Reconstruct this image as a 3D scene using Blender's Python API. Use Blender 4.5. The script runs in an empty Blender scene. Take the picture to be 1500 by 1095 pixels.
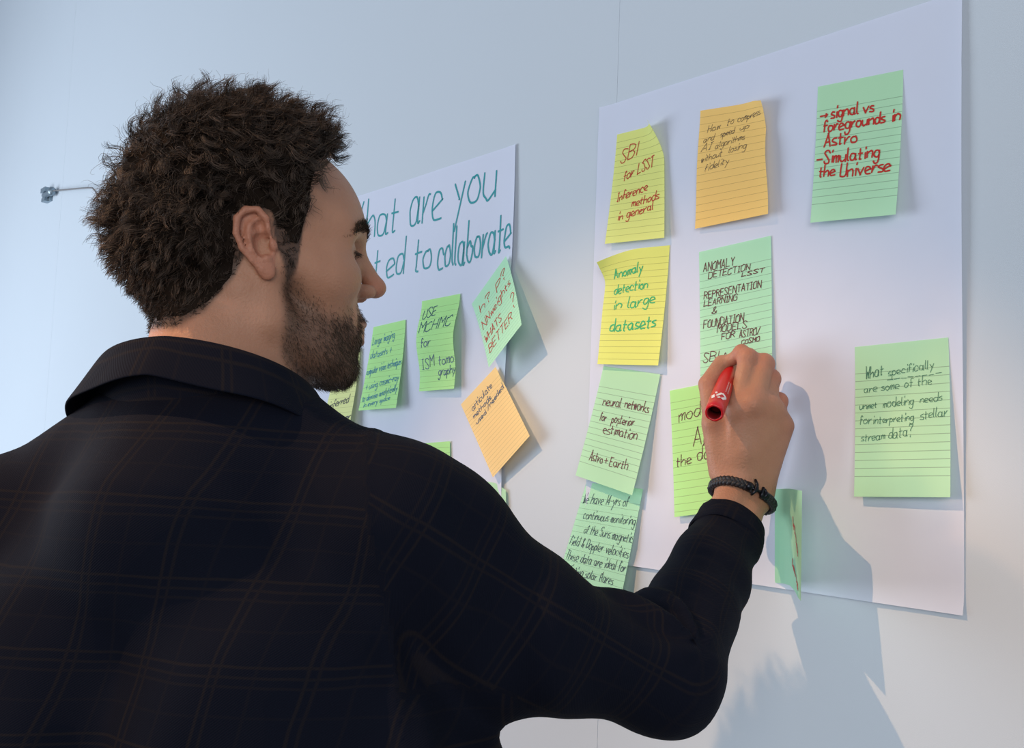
import bpy, bmesh, math, random
import numpy as np
from mathutils import Vector, Matrix
random.seed(7)
rng = np.random.default_rng(7)
scn = bpy.context.scene
COL = scn.collection

# ---------------------------------------------------------------- camera
YAW, PITCH, ROLL, FPX = 0.8777, 0.0821, 0.038, 1551.08
CAM = np.array([0.9989, -0.9661, 1.45])
FW = np.array([-math.sin(YAW)*math.cos(PITCH), math.cos(YAW)*math.cos(PITCH), math.sin(PITCH)])
_r0 = np.array([math.cos(YAW), math.sin(YAW), 0.0]); _u0 = np.cross(_r0, FW)
RT = _r0*math.cos(ROLL) + _u0*math.sin(ROLL)
UP = -_r0*math.sin(ROLL) + _u0*math.cos(ROLL)
cam_d = bpy.data.cameras.new('camera'); cam = bpy.data.objects.new('camera', cam_d); COL.objects.link(cam)
cam_d.sensor_width = 36.0; cam_d.lens = FPX/1500*36.0; cam_d.clip_start = 0.02
cam.matrix_world = Matrix(((RT[0], UP[0], -FW[0], CAM[0]), (RT[1], UP[1], -FW[1], CAM[1]), (RT[2], UP[2], -FW[2], CAM[2]), (0, 0, 0, 1)))
cam_d.dof.use_dof = False
scn.camera = cam

def ray(px, py): return FW + RT*(px-750)/FPX - UP*(py-547.5)/FPX
def pt(px, py, z): return CAM + z*ray(px, py)          # photo pixel at a depth in metres
def wp(px, py, off=0.0):                               # photo pixel on the plane `off` metres in front of the wall
    d = ray(px, py); return CAM + d*((-off-CAM[1])/d[1])

# ---------------------------------------------------------------- light and exposure
scn.view_settings.view_transform = 'Standard'; scn.view_settings.look = 'None'
scn.view_settings.gamma = 1.0; scn.view_settings.use_curve_mapping = False
scn.view_settings.exposure = 0.28
world = bpy.data.worlds.new('world'); scn.world = world; world.use_nodes = True
wb = world.node_tree.nodes['Background']; wb.inputs[0].default_value = (0.60, 0.72, 0.92, 1); wb.inputs[1].default_value = 0.30

def lamp(name, kind, loc, target, color, power, **kw):
    d = bpy.data.lights.new(name, kind); d.color = color; d.energy = power
    for k, v in kw.items(): setattr(d, k, v)
    o = bpy.data.objects.new(name, d); COL.objects.link(o); o.location = loc
    o.rotation_euler = (Vector(target)-Vector(loc)).to_track_quat('-Z', 'Y').to_euler()
    return o
lamp('window_daylight', 'AREA', (-3.0, -2.4, 1.35), (-0.5, 0, 1.35), (0.82, 0.90, 1.0), 74, shape='RECTANGLE', size=2.2, size_y=1.8)
lamp('room_daylight', 'AREA', (3.4, -3.6, 2.2), (0.3, 0, 1.7), (1.0, 0.945, 0.89), 82, shape='RECTANGLE', size=3.0, size_y=2.0)
lamp('warm_spotlight', 'SPOT', (-0.50, -1.90, 3.30), (0.12, -0.33, 1.08), (1.0, 0.60, 0.32), 150, spot_size=math.radians(33), spot_blend=0.45, shadow_soft_size=0.014)
lamp('warm_lamp', 'SPOT', (-0.70, -2.6, 1.80), (0.08, -0.66, 1.53), (1.0, 0.48, 0.20), 55, spot_size=math.radians(11), spot_blend=0.9, shadow_soft_size=0.04)

# ---------------------------------------------------------------- helpers
def tag(o, label=None, cat=None, group=None, kind=None):
    if label: o['label'] = label
    if cat: o['category'] = cat
    if group: o['group'] = group
    if kind: o['kind'] = kind
    return o

def mesh_obj(name, V, F, mats=(), parent=None, smooth=True, mi=None, uv=None, attrs=None):
    me = bpy.data.meshes.new(name)
    V = np.asarray(V, np.float32)
    if isinstance(F, np.ndarray) and F.ndim == 2:
        n, k = F.shape
        me.vertices.add(len(V)); me.vertices.foreach_set('co', V.ravel())
        me.loops.add(n*k); me.loops.foreach_set('vertex_index', F.astype(np.int32).ravel())
        me.polygons.add(n); me.polygons.foreach_set('loop_start', np.arange(0, n*k, k, dtype=np.int32))
        me.update(calc_edges=True); me.validate()
    else:
        me.from_pydata([tuple(map(float, v)) for v in V], [], [tuple(int(i) for i in f) for f in F])
    for m in mats: me.materials.append(m)
    np_ = len(me.polygons)
    me.polygons.foreach_set('use_smooth', np.full(np_, smooth))
    if mi is not None: me.polygons.foreach_set('material_index', np.asarray(mi, np.int32))
    if uv is not None:
        lay = me.uv_layers.new(name='UVMap'); li = np.empty(len(me.loops), np.int32); me.loops.foreach_get('vertex_index', li)
        lay.data.foreach_set('uv', np.asarray(uv, np.float32)[li].ravel())
    for k, a in (attrs or {}).items():
        at = me.attributes.new(k, 'FLOAT', 'POINT'); at.data.foreach_set('value', np.asarray(a, np.float32))
    me.update()
    o = bpy.data.objects.new(name, me); COL.objects.link(o)
    if parent is not None: o.parent = parent
    return o

class NT:
    """short hand for building a node material"""
    def __init__(s, name):
        s.m = bpy.data.materials.new(name); s.m.use_nodes = True; s.t = s.m.node_tree; s.t.nodes.clear()
        s.out = s.t.nodes.new('ShaderNodeOutputMaterial')
    def n(s, typ, **kw):
        nd = s.t.nodes.new('ShaderNode'+typ)
        for k, v in kw.items():
            if k.startswith('i_'):
                key = k[2:]; key = int(key) if key.isdigit() else key.replace('_', ' ')
                if hasattr(v, 'links') or isinstance(v, bpy.types.NodeSocket): s.t.links.new(v, nd.inputs[key])
                else: nd.inputs[key].default_value = v
            else: setattr(nd, k, v)
        return nd
    def math(s, op, a, b=0.0, c=None):
        nd = s.t.nodes.new('ShaderNodeMath'); nd.operation = op
        for i, v in enumerate((a, b) if c is None else (a, b, c)):
            if isinstance(v, bpy.types.NodeSocket): s.t.links.new(v, nd.inputs[i])
            else: nd.inputs[i].default_value = v
        return nd.outputs[0]
    def mix(s, fac, a, b, blend='MIX'):
        nd = s.t.nodes.new('ShaderNodeMix'); nd.data_type = 'RGBA'; nd.blend_type = blend
        for sock, v in ((nd.inputs[0], fac), (nd.inputs[6], a), (nd.inputs[7], b)):
            if isinstance(v, bpy.types.NodeSocket): s.t.links.new(v, sock)
            else: sock.default_value = v if not isinstance(v, tuple) or len(v) == 4 else (*v, 1)
        return nd.outputs[2]
    def noise(s, scale, detail=3, vec=None, rough=0.55):
        nd = s.n('TexNoise'); nd.inputs['Scale'].default_value = scale; nd.inputs['Detail'].default_value = detail; nd.inputs['Roughness'].default_value = rough
        if vec is not None: s.t.links.new(vec, nd.inputs['Vector'])
        return nd.outputs[0]
    def bump(s, h, strength, dist=0.001):
        nd = s.n('Bump'); nd.inputs['Strength'].default_value = strength; nd.inputs['Distance'].default_value = dist
        s.t.links.new(h, nd.inputs['Height']); return nd.outputs[0]
    def coord(s, which='Object'): return s.n('TexCoord').outputs[which]
    def attr(s, name): return s.n('Attribute', attribute_name=name).outputs['Fac']
    def fin(s, shader): s.t.links.new(shader, s.out.inputs['Surface']); return s.m

def col4(c): return (*c, 1) if len(c) == 3 else c
def srgb(r, g, b):
    f = lambda c: (c/12.92 if c <= 0.04045 else ((c+0.055)/1.055)**2.4)
    return (f(r/255), f(g/255), f(b/255), 1)
def plain(name, c, rough=0.6, metal=0.0, spec=0.5):
    t = NT(name)
    no = t.noise(60, 2, t.coord())
    c0 = t.mix(t.math('MULTIPLY', no, 0.25), col4(c), tuple(x*0.75 for x in c[:3]))
    p = t.n('BsdfPrincipled', i_Base_Color=c0, i_Roughness=rough, i_Metallic=metal)
    p.inputs['Specular IOR Level'].default_value = spec
    return t.fin(p.outputs[0])

# ---------------------------------------------------------------- the room
def wall_mat():
    t = NT('wall_fabric'); co = t.coord()
    n1 = t.noise(900, 2, co); n2 = t.noise(3.0, 2, co)
    w = t.n('TexWave', wave_type='BANDS', bands_direction='DIAGONAL'); w.inputs['Scale'].default_value = 420; t.t.links.new(co, w.inputs['Vector'])
    h = t.math('ADD', t.math('MULTIPLY', w.outputs[1], 0.5), n1)
    c = t.mix(t.math('MULTIPLY', t.math('ADD', t.math('MULTIPLY', n2, 0.25), t.math('MULTIPLY', h, 0.45)), 0.6), (0.575, 0.64, 0.70), (0.49, 0.545, 0.60))
    p = t.n('BsdfPrincipled', i_Base_Color=c, i_Roughness=0.9, i_Normal=t.bump(h, 0.12, 0.0006)); p.inputs['Specular IOR Level'].default_value = 0.2
    return t.fin(p.outputs[0])
M_wall = wall_mat()

def box(V, F, lo, hi):
    b = len(V); x0, y0, z0 = lo; x1, y1, z1 = hi
    V += [(x0,y0,z0),(x1,y0,z0),(x1,y1,z0),(x0,y1,z0),(x0,y0,z1),(x1,y0,z1),(x1,y1,z1),(x0,y1,z1)]
    F += [tuple(b+i for i in q) for q in ((0,3,2,1),(4,5,6,7),(0,1,5,4),(1,2,6,5),(2,3,7,6),(3,0,4,7))]

def build_wall():
    # fabric covered panels butted together: each seam is a fine groove
    xs = [-4.5, wp(103, 120)[0], wp(906, 70)[0], 1.75, 3.6]
    V, F = [], []
    for a, b in zip(xs[:-1], xs[1:]): 
        g = 0.0003
        box(V, F, (a+g, 0.0, 0.0), (b-g, 0.03, 3.8))
    box(V, F, (xs[0], 0.0006, 0.0), (xs[-1], 0.06, 3.8))
    o = mesh_obj('wall_front', V, F, [M_wall], smooth=False)
    tag(o, 'pale fabric covered panel wall with fine vertical seams', 'wall', kind='structure')
    V, F = [], []; box(V, F, (-4.5, -4.5, -0.05), (4.2, 0.06, 0.0))
    o = mesh_obj('floor', V, F, [plain('floor_carpet', (0.16, 0.16, 0.17), 0.9)], smooth=False)
    tag(o, 'grey carpet floor', 'floor', kind='structure')
build_wall()

def paper_mat(name, c, trans=0.25, lines=None, rough=0.75, line_c=None, wrinkle=0.0):
    t = NT(name)
    base = col4(c)
    no = t.noise(25, 3, t.coord())
    cc = t.mix(t.math('MULTIPLY', no, 0.16), base, tuple(x*0.86 for x in base[:3]))
    if lines:
        v0, v1, pitch, th = lines
        sp = t.n('SeparateXYZ', i_0=t.coord('UV'))
        v = t.math('SUBTRACT', sp.outputs[1], v0)
        fr = t.math('FRACT', t.math('ADD', t.math('DIVIDE', v, pitch), 0.5))
        d = t.math('ABSOLUTE', t.math('SUBTRACT', fr, 0.5))
        m = t.math('LESS_THAN', d, th/pitch)
        m = t.math('MULTIPLY', m, t.math('GREATER_THAN', v, -pitch*0.3))
        m = t.math('MULTIPLY', m, t.math('LESS_THAN', sp.outputs[1], v1+pitch*0.3))
        cc = t.mix(t.math('MULTIPLY', m, 0.58), cc, line_c or tuple(x*0.28 for x in base[:3]))
    bn = t.bump(t.noise(14, 2, t.coord()), 0.25+wrinkle, 0.004)
    p = t.n('BsdfPrincipled', i_Base_Color=cc, i_Roughness=rough, i_Normal=bn); p.inputs['Specular IOR Level'].default_value = 0.25
    tr = t.n('BsdfTranslucent', i_Color=cc)
    mx = t.n('MixShader', i_0=trans, i_1=p.outputs[0], i_2=tr.outputs[0])
    return t.fin(mx.outputs[0])

# ---------------------------------------------------------------- handwriting: single stroke letters, drawn as ink ribbons on a sheet
G = {
'a':'4536160504133345,464353','b':'0904,0526354544331304','c':'453616050413334 3'.replace(' ',''),'d':'4536160504133345,4943','e':'04454536160504133343',
'f':'382918161413,0636','g':'4536160504133345,4642301001','h':'0903,0526364543','i':'1613,1819','j':'161101,1819','k':'0903,3604,1443','l':'090413',
'm':'0603,0516262423,2536464443','n':'0603,0526364543','o':'26160504133344453626','p':'0600,0526354544331304','q':'4536160504133345,4640','r':'0603,04152636',
's':'361605343303','t':'18141323,0636','u':'0604132344,4643','v':'062323,2346','w':'061313,132626,263333,3346','x':'0643,4603','y':'062424,4610','z':'064646,464303,0343',
'A':'032929,292943,1535','B':'0903,092948473606,063645443303','C':'4839180804133344','D':'0903,09294846442303','E':'4909,0903,0343,0636','F':'4909,0903,0636',
'G':'4839180804133344,4446,4626','H':'0903,4943,0646','I':'1913,0929,0323','K':'0903,4906,1643','L':'090303,0343','M':'030909,092626,264949,4943','N':'030909,094343,4349',
'O':'29180804133344483929','P':'0903,092948472606','R':'0903,092948472606,2643','S':'48391908173544331304','T':'0949,2923','U':'0904133344,4944','V':'092323,2349',
'W':'091313,132626,263333,3349','Y':'092626,492626,2623','J':'393413030 4'.replace(' ',''),'1':'1913','4':'390505,0545,3933','?':'081939482625,2323,2322','+':'0545,2723','/':'0349',
'&':'43172938271404133345','>':'0545,3645,4534','-':'0535','\'':'0908','.':'0303,0304','_':'0343'}
def catmull(P, n=5):
    P = [np.array(p, float) for p in P]
    if len(P) < 3: return P
    Q = [2*P[0]-P[1]] + P + [2*P[-1]-P[-2]]; out = []
    for i in range(1, len(Q)-2):
        p0, p1, p2, p3 = Q[i-1:i+3]
        for k in range(n):
            t = k/n
            out.append(0.5*((2*p1)+(-p0+p2)*t+(2*p0-5*p1+4*p2-p3)*t*t+(-p0+3*p1-3*p2+p3)*t**3))
    out.append(P[-1]); return out
def text_strokes(text, jit=0.25, slant=0.12, rnd=None):
    """strokes of a line of handwriting; cap height 1, baseline 0; returns (strokes, width)"""
    rnd = rnd or random.Random(text); x = 0.0; S = []
    for ch in text:
        if ch == ' ': x += 0.62; continue
        g = G.get(ch)
        if g is None: continue
        wmax = 0; dy = rnd.uniform(-1, 1)*jit*0.18; sc = 1+rnd.uniform(-1, 1)*jit*0.25
        for st in g.split(','):
            P = [(int(st[i]), int(st[i+1])) for i in range(0, len(st), 2)]
            wmax = max(wmax, max(p[0] for p in P))
            P = [((p[0]+rnd.uniform(-1, 1)*jit)*0.155*sc, ((p[1]-3+rnd.uniform(-1, 1)*jit)/6.0)*sc+dy) for p in P]
            P = catmull(P)
            S.append([(x+p[0]+slant*p[1], p[1]) for p in P])
        x += (wmax*0.155*sc)+0.20+rnd.uniform(-1, 1)*jit*0.08
    return S, max(x-0.20, 0.1)
def ribbon(P, w, surf, V, F, lift):
    """P: (u,v) metres in the sheet's own plane -> quads lying on surf(u,v)"""
    P = [np.array(p) for p in P]
    Q = [P[0]]
    for p in P[1:]:
        if np.linalg.norm(p-Q[-1]) > 1e-5: Q.append(p)
    if len(Q) == 1: Q.append(Q[0]+np.array((w*0.5, 0)))
    d0 = Q[1]-Q[0]; d1 = Q[-1]-Q[-2]
    Q = [Q[0]-d0/np.linalg.norm(d0)*w*0.4] + Q + [Q[-1]+d1/np.linalg.norm(d1)*w*0.4]
    b = len(V); m = len(Q)
    for i, p in enumerate(Q):
        t = Q[min(i+1, m-1)]-Q[max(i-1, 0)]; L = np.linalg.norm(t); t = t/L if L > 1e-9 else np.array((1.0, 0))
        nn = np.array((-t[1], t[0])); k = w*0.5*(0.55 if i in (0, m-1) else 1)
        for s in (1, -1): V.append(surf(*(p+nn*k*s), lift))
    for i in range(m-1): F.append((b+2*i, b+2*i+1, b+2*i+3, b+2*i+2))

class Sheet:
    """a sheet of paper given by its four corners on the wall plane and how far each stands off it"""
    def __init__(s, corners, offs, prof=1.0, extra=None, size=None):
        s.C = [wp(*c, o) for c, o in zip(corners, offs)]            # TL TR BR BL
        s.prof, s.extra = prof, extra
        s.W = np.linalg.norm(s.C[1]-s.C[0])*0.5+np.linalg.norm(s.C[2]-s.C[3])*0.5
        s.H = np.linalg.norm(s.C[3]-s.C[0])*0.5+np.linalg.norm(s.C[2]-s.C[1])*0.5
    def at(s, u, v, lift=0.0):                                       # u right, v down, 0..1
        a = s.C[0]*(1-u)+s.C[1]*u; b = s.C[3]*(1-u)+s.C[2]*u
        p = a*(1-v)+b*v
        vv = max(v, 0.0)
        y = a[1]+(b[1]-a[1])*vv**s.prof if v > 0 else a[1]
        e = s.extra(u, v) if s.extra else (0, 0, 0)
        return np.array((p[0]+e[0], y-e[1]-lift, p[2]+e[2]))
    def grid(s, n, m):
        V, UVc, F = [], [], []
        for j in range(m+1):
            for i in range(n+1):
                V.append(s.at(i/n, j/m)); UVc.append((i/n, j/m))
        for j in range(m):
            for i in range(n):
                a = j*(n+1)+i; F.append((a, a+n+1, a+n+2, a+1))
        return V, F, UVc
    def write(s, lines, ink_w, V, F, lift=0.0004, jit=0.25, slant=0.12):
        """lines: (text, u_left, u_right, v_left, v_right, cap height as a fraction of the sheet height)"""
        for ln in lines:
            text, u0, u1, v0, v1, cap = ln[:6]
            S, w = text_strokes(text, jit, slant)
            for st in S:
                P = []
                for x, y in st:
                    u = u0+(u1-u0)*x/w; v = v0+(v1-v0)*x/w-y*cap
                    P.append((u*s.W, v*s.H))
                ribbon(P, ln[6] if len(ln) > 6 else ink_w, lambda a, b, l: s.at(a/s.W, b/s.H, l), V, F, lift)
def ink(name, c, rough=0.5): return plain(name, c, rough, spec=0.3)
M_ink = {'red': ink('red_ink', srgb(186, 46, 34)), 'maroon': ink('dark_red_ink', srgb(96, 26, 32)), 'green': ink('green_ink', srgb(48, 176, 112)),
         'black': ink('black_ink', srgb(34, 40, 52)), 'blue': ink('blue_ink', srgb(22, 66, 104)), 'teal': ink('teal_ink', srgb(22, 142, 150)), 'pencil': ink('grey_green_ink', srgb(66, 118, 92)), 'cyan': ink('light_blue_ink', srgb(28, 128, 150))}
def sheet_obj(name, sh, mat, inkm, lines, ink_w, n=14, m=20, jit=0.25, slant=0.12, more=None):
    V, F, UVc = sh.grid(n, m); mi = [0]*len(F); nV = len(V)
    if lines: sh.write(lines, ink_w, V, F, jit=jit, slant=slant)
    if more: more(V, F)
    mi += [1]*(len(F)-len(mi)); UVc += [(0, 0)]*(len(V)-nV)
    org = np.mean(np.array(V[:nV]), axis=0)
    o = mesh_obj(name, np.array(V)-org, F, [mat, inkm] if inkm else [mat], mi=mi, uv=UVc)
    o.location = org; return o
# ---------------------------------------------------------------- big sheets on the wall
M_sheet = paper_mat('white_flipchart_paper', (0.69, 0.74, 0.87), 0.12, wrinkle=0.15)
def near_extra(u, v):
    e = 0.0006*math.sin(u*9+v*2)+0.0004*math.exp(-((v-0.085-0.03*u)/0.012)**2)
    e += 0.004*max(0, (u-0.93)/0.07)**2*(0.5+0.5*math.sin(v*5)) + 0.003*max(0, (0.06-u)/0.06)**2 + 0.003*max(0, (v-0.96)/0.04)**2
    return (0, e, 0)
sh = Sheet([(880, 158), (1411, -14), (1412, 901), (858, 818)], [0.002]*4, extra=near_extra)
o = sheet_obj('flipchart_sheet', sh, M_sheet, None, None, 0, 60, 60)
tag(o, 'large white paper sheet full of sticky notes, nearest on the right', 'paper sheet')
def far_extra(u, v):
    e = 0.005*max(0, (u-0.86)/0.14)**2*(0.35+0.65*math.sin(min(v*1.25, 1)*math.pi)) + 0.0006*math.sin(u*11+v*3)
    return (0.004*max(0, (u-0.9)/0.1)*math.sin(v*7), e, 0)
P_tr = wp(756, 211)
def far_px(x, z):
    q = np.array([x, 0, z])-CAM; zz = q@FW; return (750+FPX*(q@RT)/zz, 547.5-FPX*(q@UP)/zz)
far = Sheet([far_px(P_tr[0]-0.56, P_tr[2]-0.004), (756, 211), far_px(P_tr[0]+0.004, P_tr[2]-0.66), far_px(P_tr[0]-0.56, P_tr[2]-0.664)], [0.002]*4, extra=far_extra)
def far_uv(px, py):
    p = wp(px, py); return ((p[0]-far.C[0][0])/far.W, (far.C[0][2]-p[2])/far.H)
def fl(text, x0, y0, x1, y1, capz, w=0.0034):
    a = far_uv(x0, y0); b = far_uv(x1, y1); return (text, a[0], b[0], a[1], b[1], capz/far.H, w)
far_lines = [fl('W', 492, 364, 527, 354, 0.070), fl('hat', 537, 350, 583, 341, 0.066), fl('are', 601, 335, 648, 320, 0.085), fl('you', 667, 307, 726, 295, 0.076),
             fl('t', 548, 412, 556, 410, 0.060), fl('ed', 567, 408, 592, 401, 0.060), fl('to', 608, 400, 633, 396, 0.058), fl('collaborate', 643, 397, 749, 367, 0.064)]
o = sheet_obj('flipchart_sheet', far, M_sheet, M_ink['teal'], far_lines, 0.0045, 50, 50, jit=0.18, slant=0.1)
tag(o, 'large white paper sheet with big teal handwriting beside the face', 'paper sheet')

# ---------------------------------------------------------------- sticky notes
YEL, YEL2 = srgb(234, 240, 142), srgb(236, 241, 132)
ORA, ORA2 = srgb(255, 212, 126), srgb(254, 219, 152)
GRN, GRN2, BRI, PAL = srgb(190, 236, 194), srgb(184, 238, 200), srgb(188, 245, 160), srgb(234, 242, 168)
def note(label, corners, offs, color, lines=None, inkc='maroon', ink_w=0.0011, ruled=(0.183, 0.87, 0.0527, 0.0022), prof=1.6, extra=None, group='lined sticky notes', jit=0.25, slant=0.12, more=None):
    sh = Sheet(corners, offs, prof, extra); ink_w *= 0.8
    lines = [ln[:6]+tuple(w*0.8 for w in ln[6:]) for ln in lines] if lines else None
    m = paper_mat('sticky_note_paper', color, 0.20, lines=ruled, wrinkle=0.1)
    o = sheet_obj('sticky_note', sh, m, M_ink[inkc] if lines else None, lines, ink_w, 24, 30, jit, slant, more)
    tag(o, label, 'sticky note', 'sticky notes on the near sheet' if corners[0][0] > 800 else 'sticky notes on the far sheet')
    return o
N = 0.003   # stands this far off the wall: stuck on the sheet
# near sheet, top row
note('yellow-green note reading SBI for LSST, curled top right corner, top left of the near sheet', [(904, 197), (972, 180), (973, 348), (886, 357)], [N, 0.006, 0.012, 0.012], YEL,
     [('SB1', .12, .46, .285, .23, .115, .0016), ('for LSST', .22, .80, .44, .36, .085, .0015), ('Inference', .13, .69, .625, .56, .078, .0015), ('methods', .42, .90, .695, .65, .07, .0014), ('in general', .18, .80, .80, .74, .07, .0014)], 'red',
     ruled=(0.075, 0.96, 0.0575, 0.0019), extra=lambda u, v: (-0.014*max(0, (u-.55)/.45)**2*max(0, 1-v/.32)**1.5, 0.016*max(0, (u-.55)/.45)**2*max(0, 1-v/.32)**1.5, 0.004*max(0, (u-.55)/.45)**2*max(0, 1-v/.32)), jit=0.3, slant=0.2)
note('orange note reading How to compress, top middle of the near sheet', [(1026, 162), (1124, 147), (1125, 313), (1018, 335)], [N, 0.006, 0.014, 0.008], ORA,
     [('How', .13, .32, .205, .185, .06), ('to', .42, .52, .17, .16, .06), ('compress', .58, .94, .155, .125, .055), ('and', .08, .24, .285, .27, .05), ('speed', .34, .54, .26, .245, .05), ('up', .62, .75, .235, .225, .05),
      ('AI', .05, .20, .365, .35, .055), ('algorithms', .27, .70, .355, .315, .05), ('without', .06, .38, .455, .425, .055), ('losing', .48, .73, .415, .395, .055), ('fidelity', .12, .48, .535, .50, .055)], 'black', .00065,
     ruled=(0.06, 0.97, 0.0620, 0.0017), prof=1.2, extra=lambda u, v: (0, 0.012*max(0, (u-.5)/.5)**2*max(0, 1-v/.25)+0.010*math.sin(math.pi*min(1, v*1.1))**2*(0.2+u*0.3), -0.003*max(0, (u-.85)/.15)*max(0, 1-v/.1)), jit=0.3, slant=0.3)
note('green note reading signal vs foregrounds, top right of the near sheet', [(1198, 127), (1323, 102), (1312, 314), (1187, 326)], [N, N, 0.017, 0.012], GRN,
     [('>', .04, .13, .245, .245, .07), ('signal', .18, .50, .25, .25, .082), ('vs', .56, .68, .255, .255, .08), ('foregrounds', .09, .81, .345, .345, .082), ('in', .89, .98, .345, .345, .08), ('Astro', .11, .50, .455, .455, .09),
      ('-', .03, .09, .57, .57, .08), ('Simulating', .12, .77, .58, .58, .088), ('the', .07, .26, .672, .672, .080), ('Universe', .33, .90, .69, .69, .09)], 'red', .0023, jit=0.2, slant=0.08)
# near sheet, second row
note('yellow note reading Anomaly detection in large datasets in green ink', [(889, 368), (981, 359), (964, 535), (875, 533)], [0.006, N, 0.014, 0.012], YEL2,
     [('Anomaly', .16, .60, .245, .20, .085, .0019), ('detection', .17, .70, .385, .345, .08, .0017), ('in', .18, .31, .52, .51, .075, .0018), ('large', .42, .84, .51, .47, .09, .0018), ('datasets', .16, .88, .715, .68, .105, .0022)], 'green',
     ruled=(0.09, 0.96, 0.0540, 0.0018), extra=lambda u, v: (0.004*max(0, 1-u/.4)*max(0, (v-.1))*max(0, .5-v)*8, 0.018*max(0, 1-u/.5)**2*max(0, 1-v/.3)**1.3, -0.017*max(0, 1-u/.55)**2*max(0, 1-v/.26)), jit=0.28, slant=0.1)
note('green note reading ANOMALY DETECTION, being written on by the hand', [(1024, 369), (1129, 345), (1131, 553), (1026, 574)], [N, N, 0.008, 0.006], GRN2,
     [('ANOMALY', .06, .50, .150, .150, 0.0578), ('DETECTION', .13, .71, .207, .207, 0.0442), ('LSST', .60, .90, .245, .245, 0.0255), ('REPRESENTATION', .06, .86, .345, .352, 0.0493), ('LEARNING', .06, .53, .400, .404, 0.0442), ('&', .17, .24, .462, .462, 0.0408),
      ('FOUNDATION', .05, .62, .553, .562, 0.0527), ('MODELS', .25, .66, .605, .615, 0.0493), ('FOR', .31, .49, .66, .663, 0.0425), ('ASTRO/', .56, .84, .675, .678, 0.0476), ('COSMO', .59, .83, .725, .725, 0.0298), ('SB1', .04, .26, .80, .80, 0.0638), ('for', .34, .46, .818, .818, 0.0595), ('1', .50, .53, .82, .82, 0.0638), ('o', .55, .61, .815, .815, 0.0467)], 'maroon', .00115, ruled=(0.165, 0.98, 0.0512, 0.0018), jit=0.24, slant=0.16)
# near sheet, lower left column
note('green note reading We have 14-yrs, tucked under another note, lowest on the left', [(859, 706), (942, 716), (906, 892), (812, 862)], [0.004, 0.004, 0.016, 0.012], GRN2,
     [('We have 14-yrs of', .04, .80, .185, .16, .085), ('continuous monitoring', .12, .98, .32, .30, .075), ('of the Suns magnetic', .20, .99, .445, .445, .075), ('field & Doppler velocities', .02, .98, .575, .575, .08), ('These data are ideal for', .03, .98, .71, .69, .08), ('predicting solar flares', .01, .84, .83, .82, .08), ('& before solar evolution', .03, .98, .96, .95, .085)], 'black', .00095,
     ruled=(0.13, 0.97, 0.0535, 0.0018), prof=1.1, jit=0.28, slant=0.2)
note('green note reading neural networks for posterior estimation, second from the bottom left', [(884, 536), (967, 548), (926, 725), (843, 696)], [0.004, 0.004, 0.020, 0.017], GRN,
     [('neural', .15, .46, .335, .33, .08), ('networks', .53, .94, .32, .32, .08), ('for', .16, .27, .475, .47, .075), ('posterior', .37, .75, .465, .46, .075), ('estimation', .27, .85, .57, .56, .085), ('Astro', .16, .39, .835, .83, .085), ('+', .42, .48, .82, .82, .07), ('Earth', .52, .82, .825, .82, .08)], 'maroon', .0013, prof=1.3, jit=0.3, slant=0.05)
note('bright green note half hidden by the hand, reading mod and the data', [(981, 572), (1072, 554), (1080, 745), (988, 757)], [N, N, 0.012, 0.009], BRI,
     [('mod', .13, .48, .265, .235, .105, .0012), ('els', .52, .80, .235, .22, .10, .0012), ('ALG', .35, .80, .48, .45, .14, .0013), ('the', .06, .30, .615, .60, .085, .0013), ('data', .40, .82, .59, .56, .10, .0013)], 'maroon', .0013, ruled=(0.10, 0.97, 0.0575, 0.0017), jit=0.22, slant=0.08)
note('green note reading What specifically, alone at the right of the near sheet', [(1252, 508), (1389, 494), (1392, 728), (1251, 727)], [N, N, 0.014, 0.012], GRN,
     [('What', .12, .31, .22, .205, .07, .0010), ('specifically', .37, .84, .215, .185, .055), ('________', .36, .92, .240, .222, .05), ('are some', .10, .48, .315, .30, .05), ('of the', .54, .82, .30, .285, .055), ('unmet', .05, .24, .425, .415, .045), ('modeling', .31, .63, .42, .41, .055), ('needs', .70, .92, .405, .395, .05),
      ('for', .05, .18, .525, .52, .06), ('interpreting', .20, .63, .525, .51, .05), ('stellar', .70, .97, .51, .49, .06), ('stream', .07, .33, .635, .625, .045), ('data?', .37, .62, .625, .605, .07)], 'pencil', .00075, jit=0.3, slant=0.15)

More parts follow.
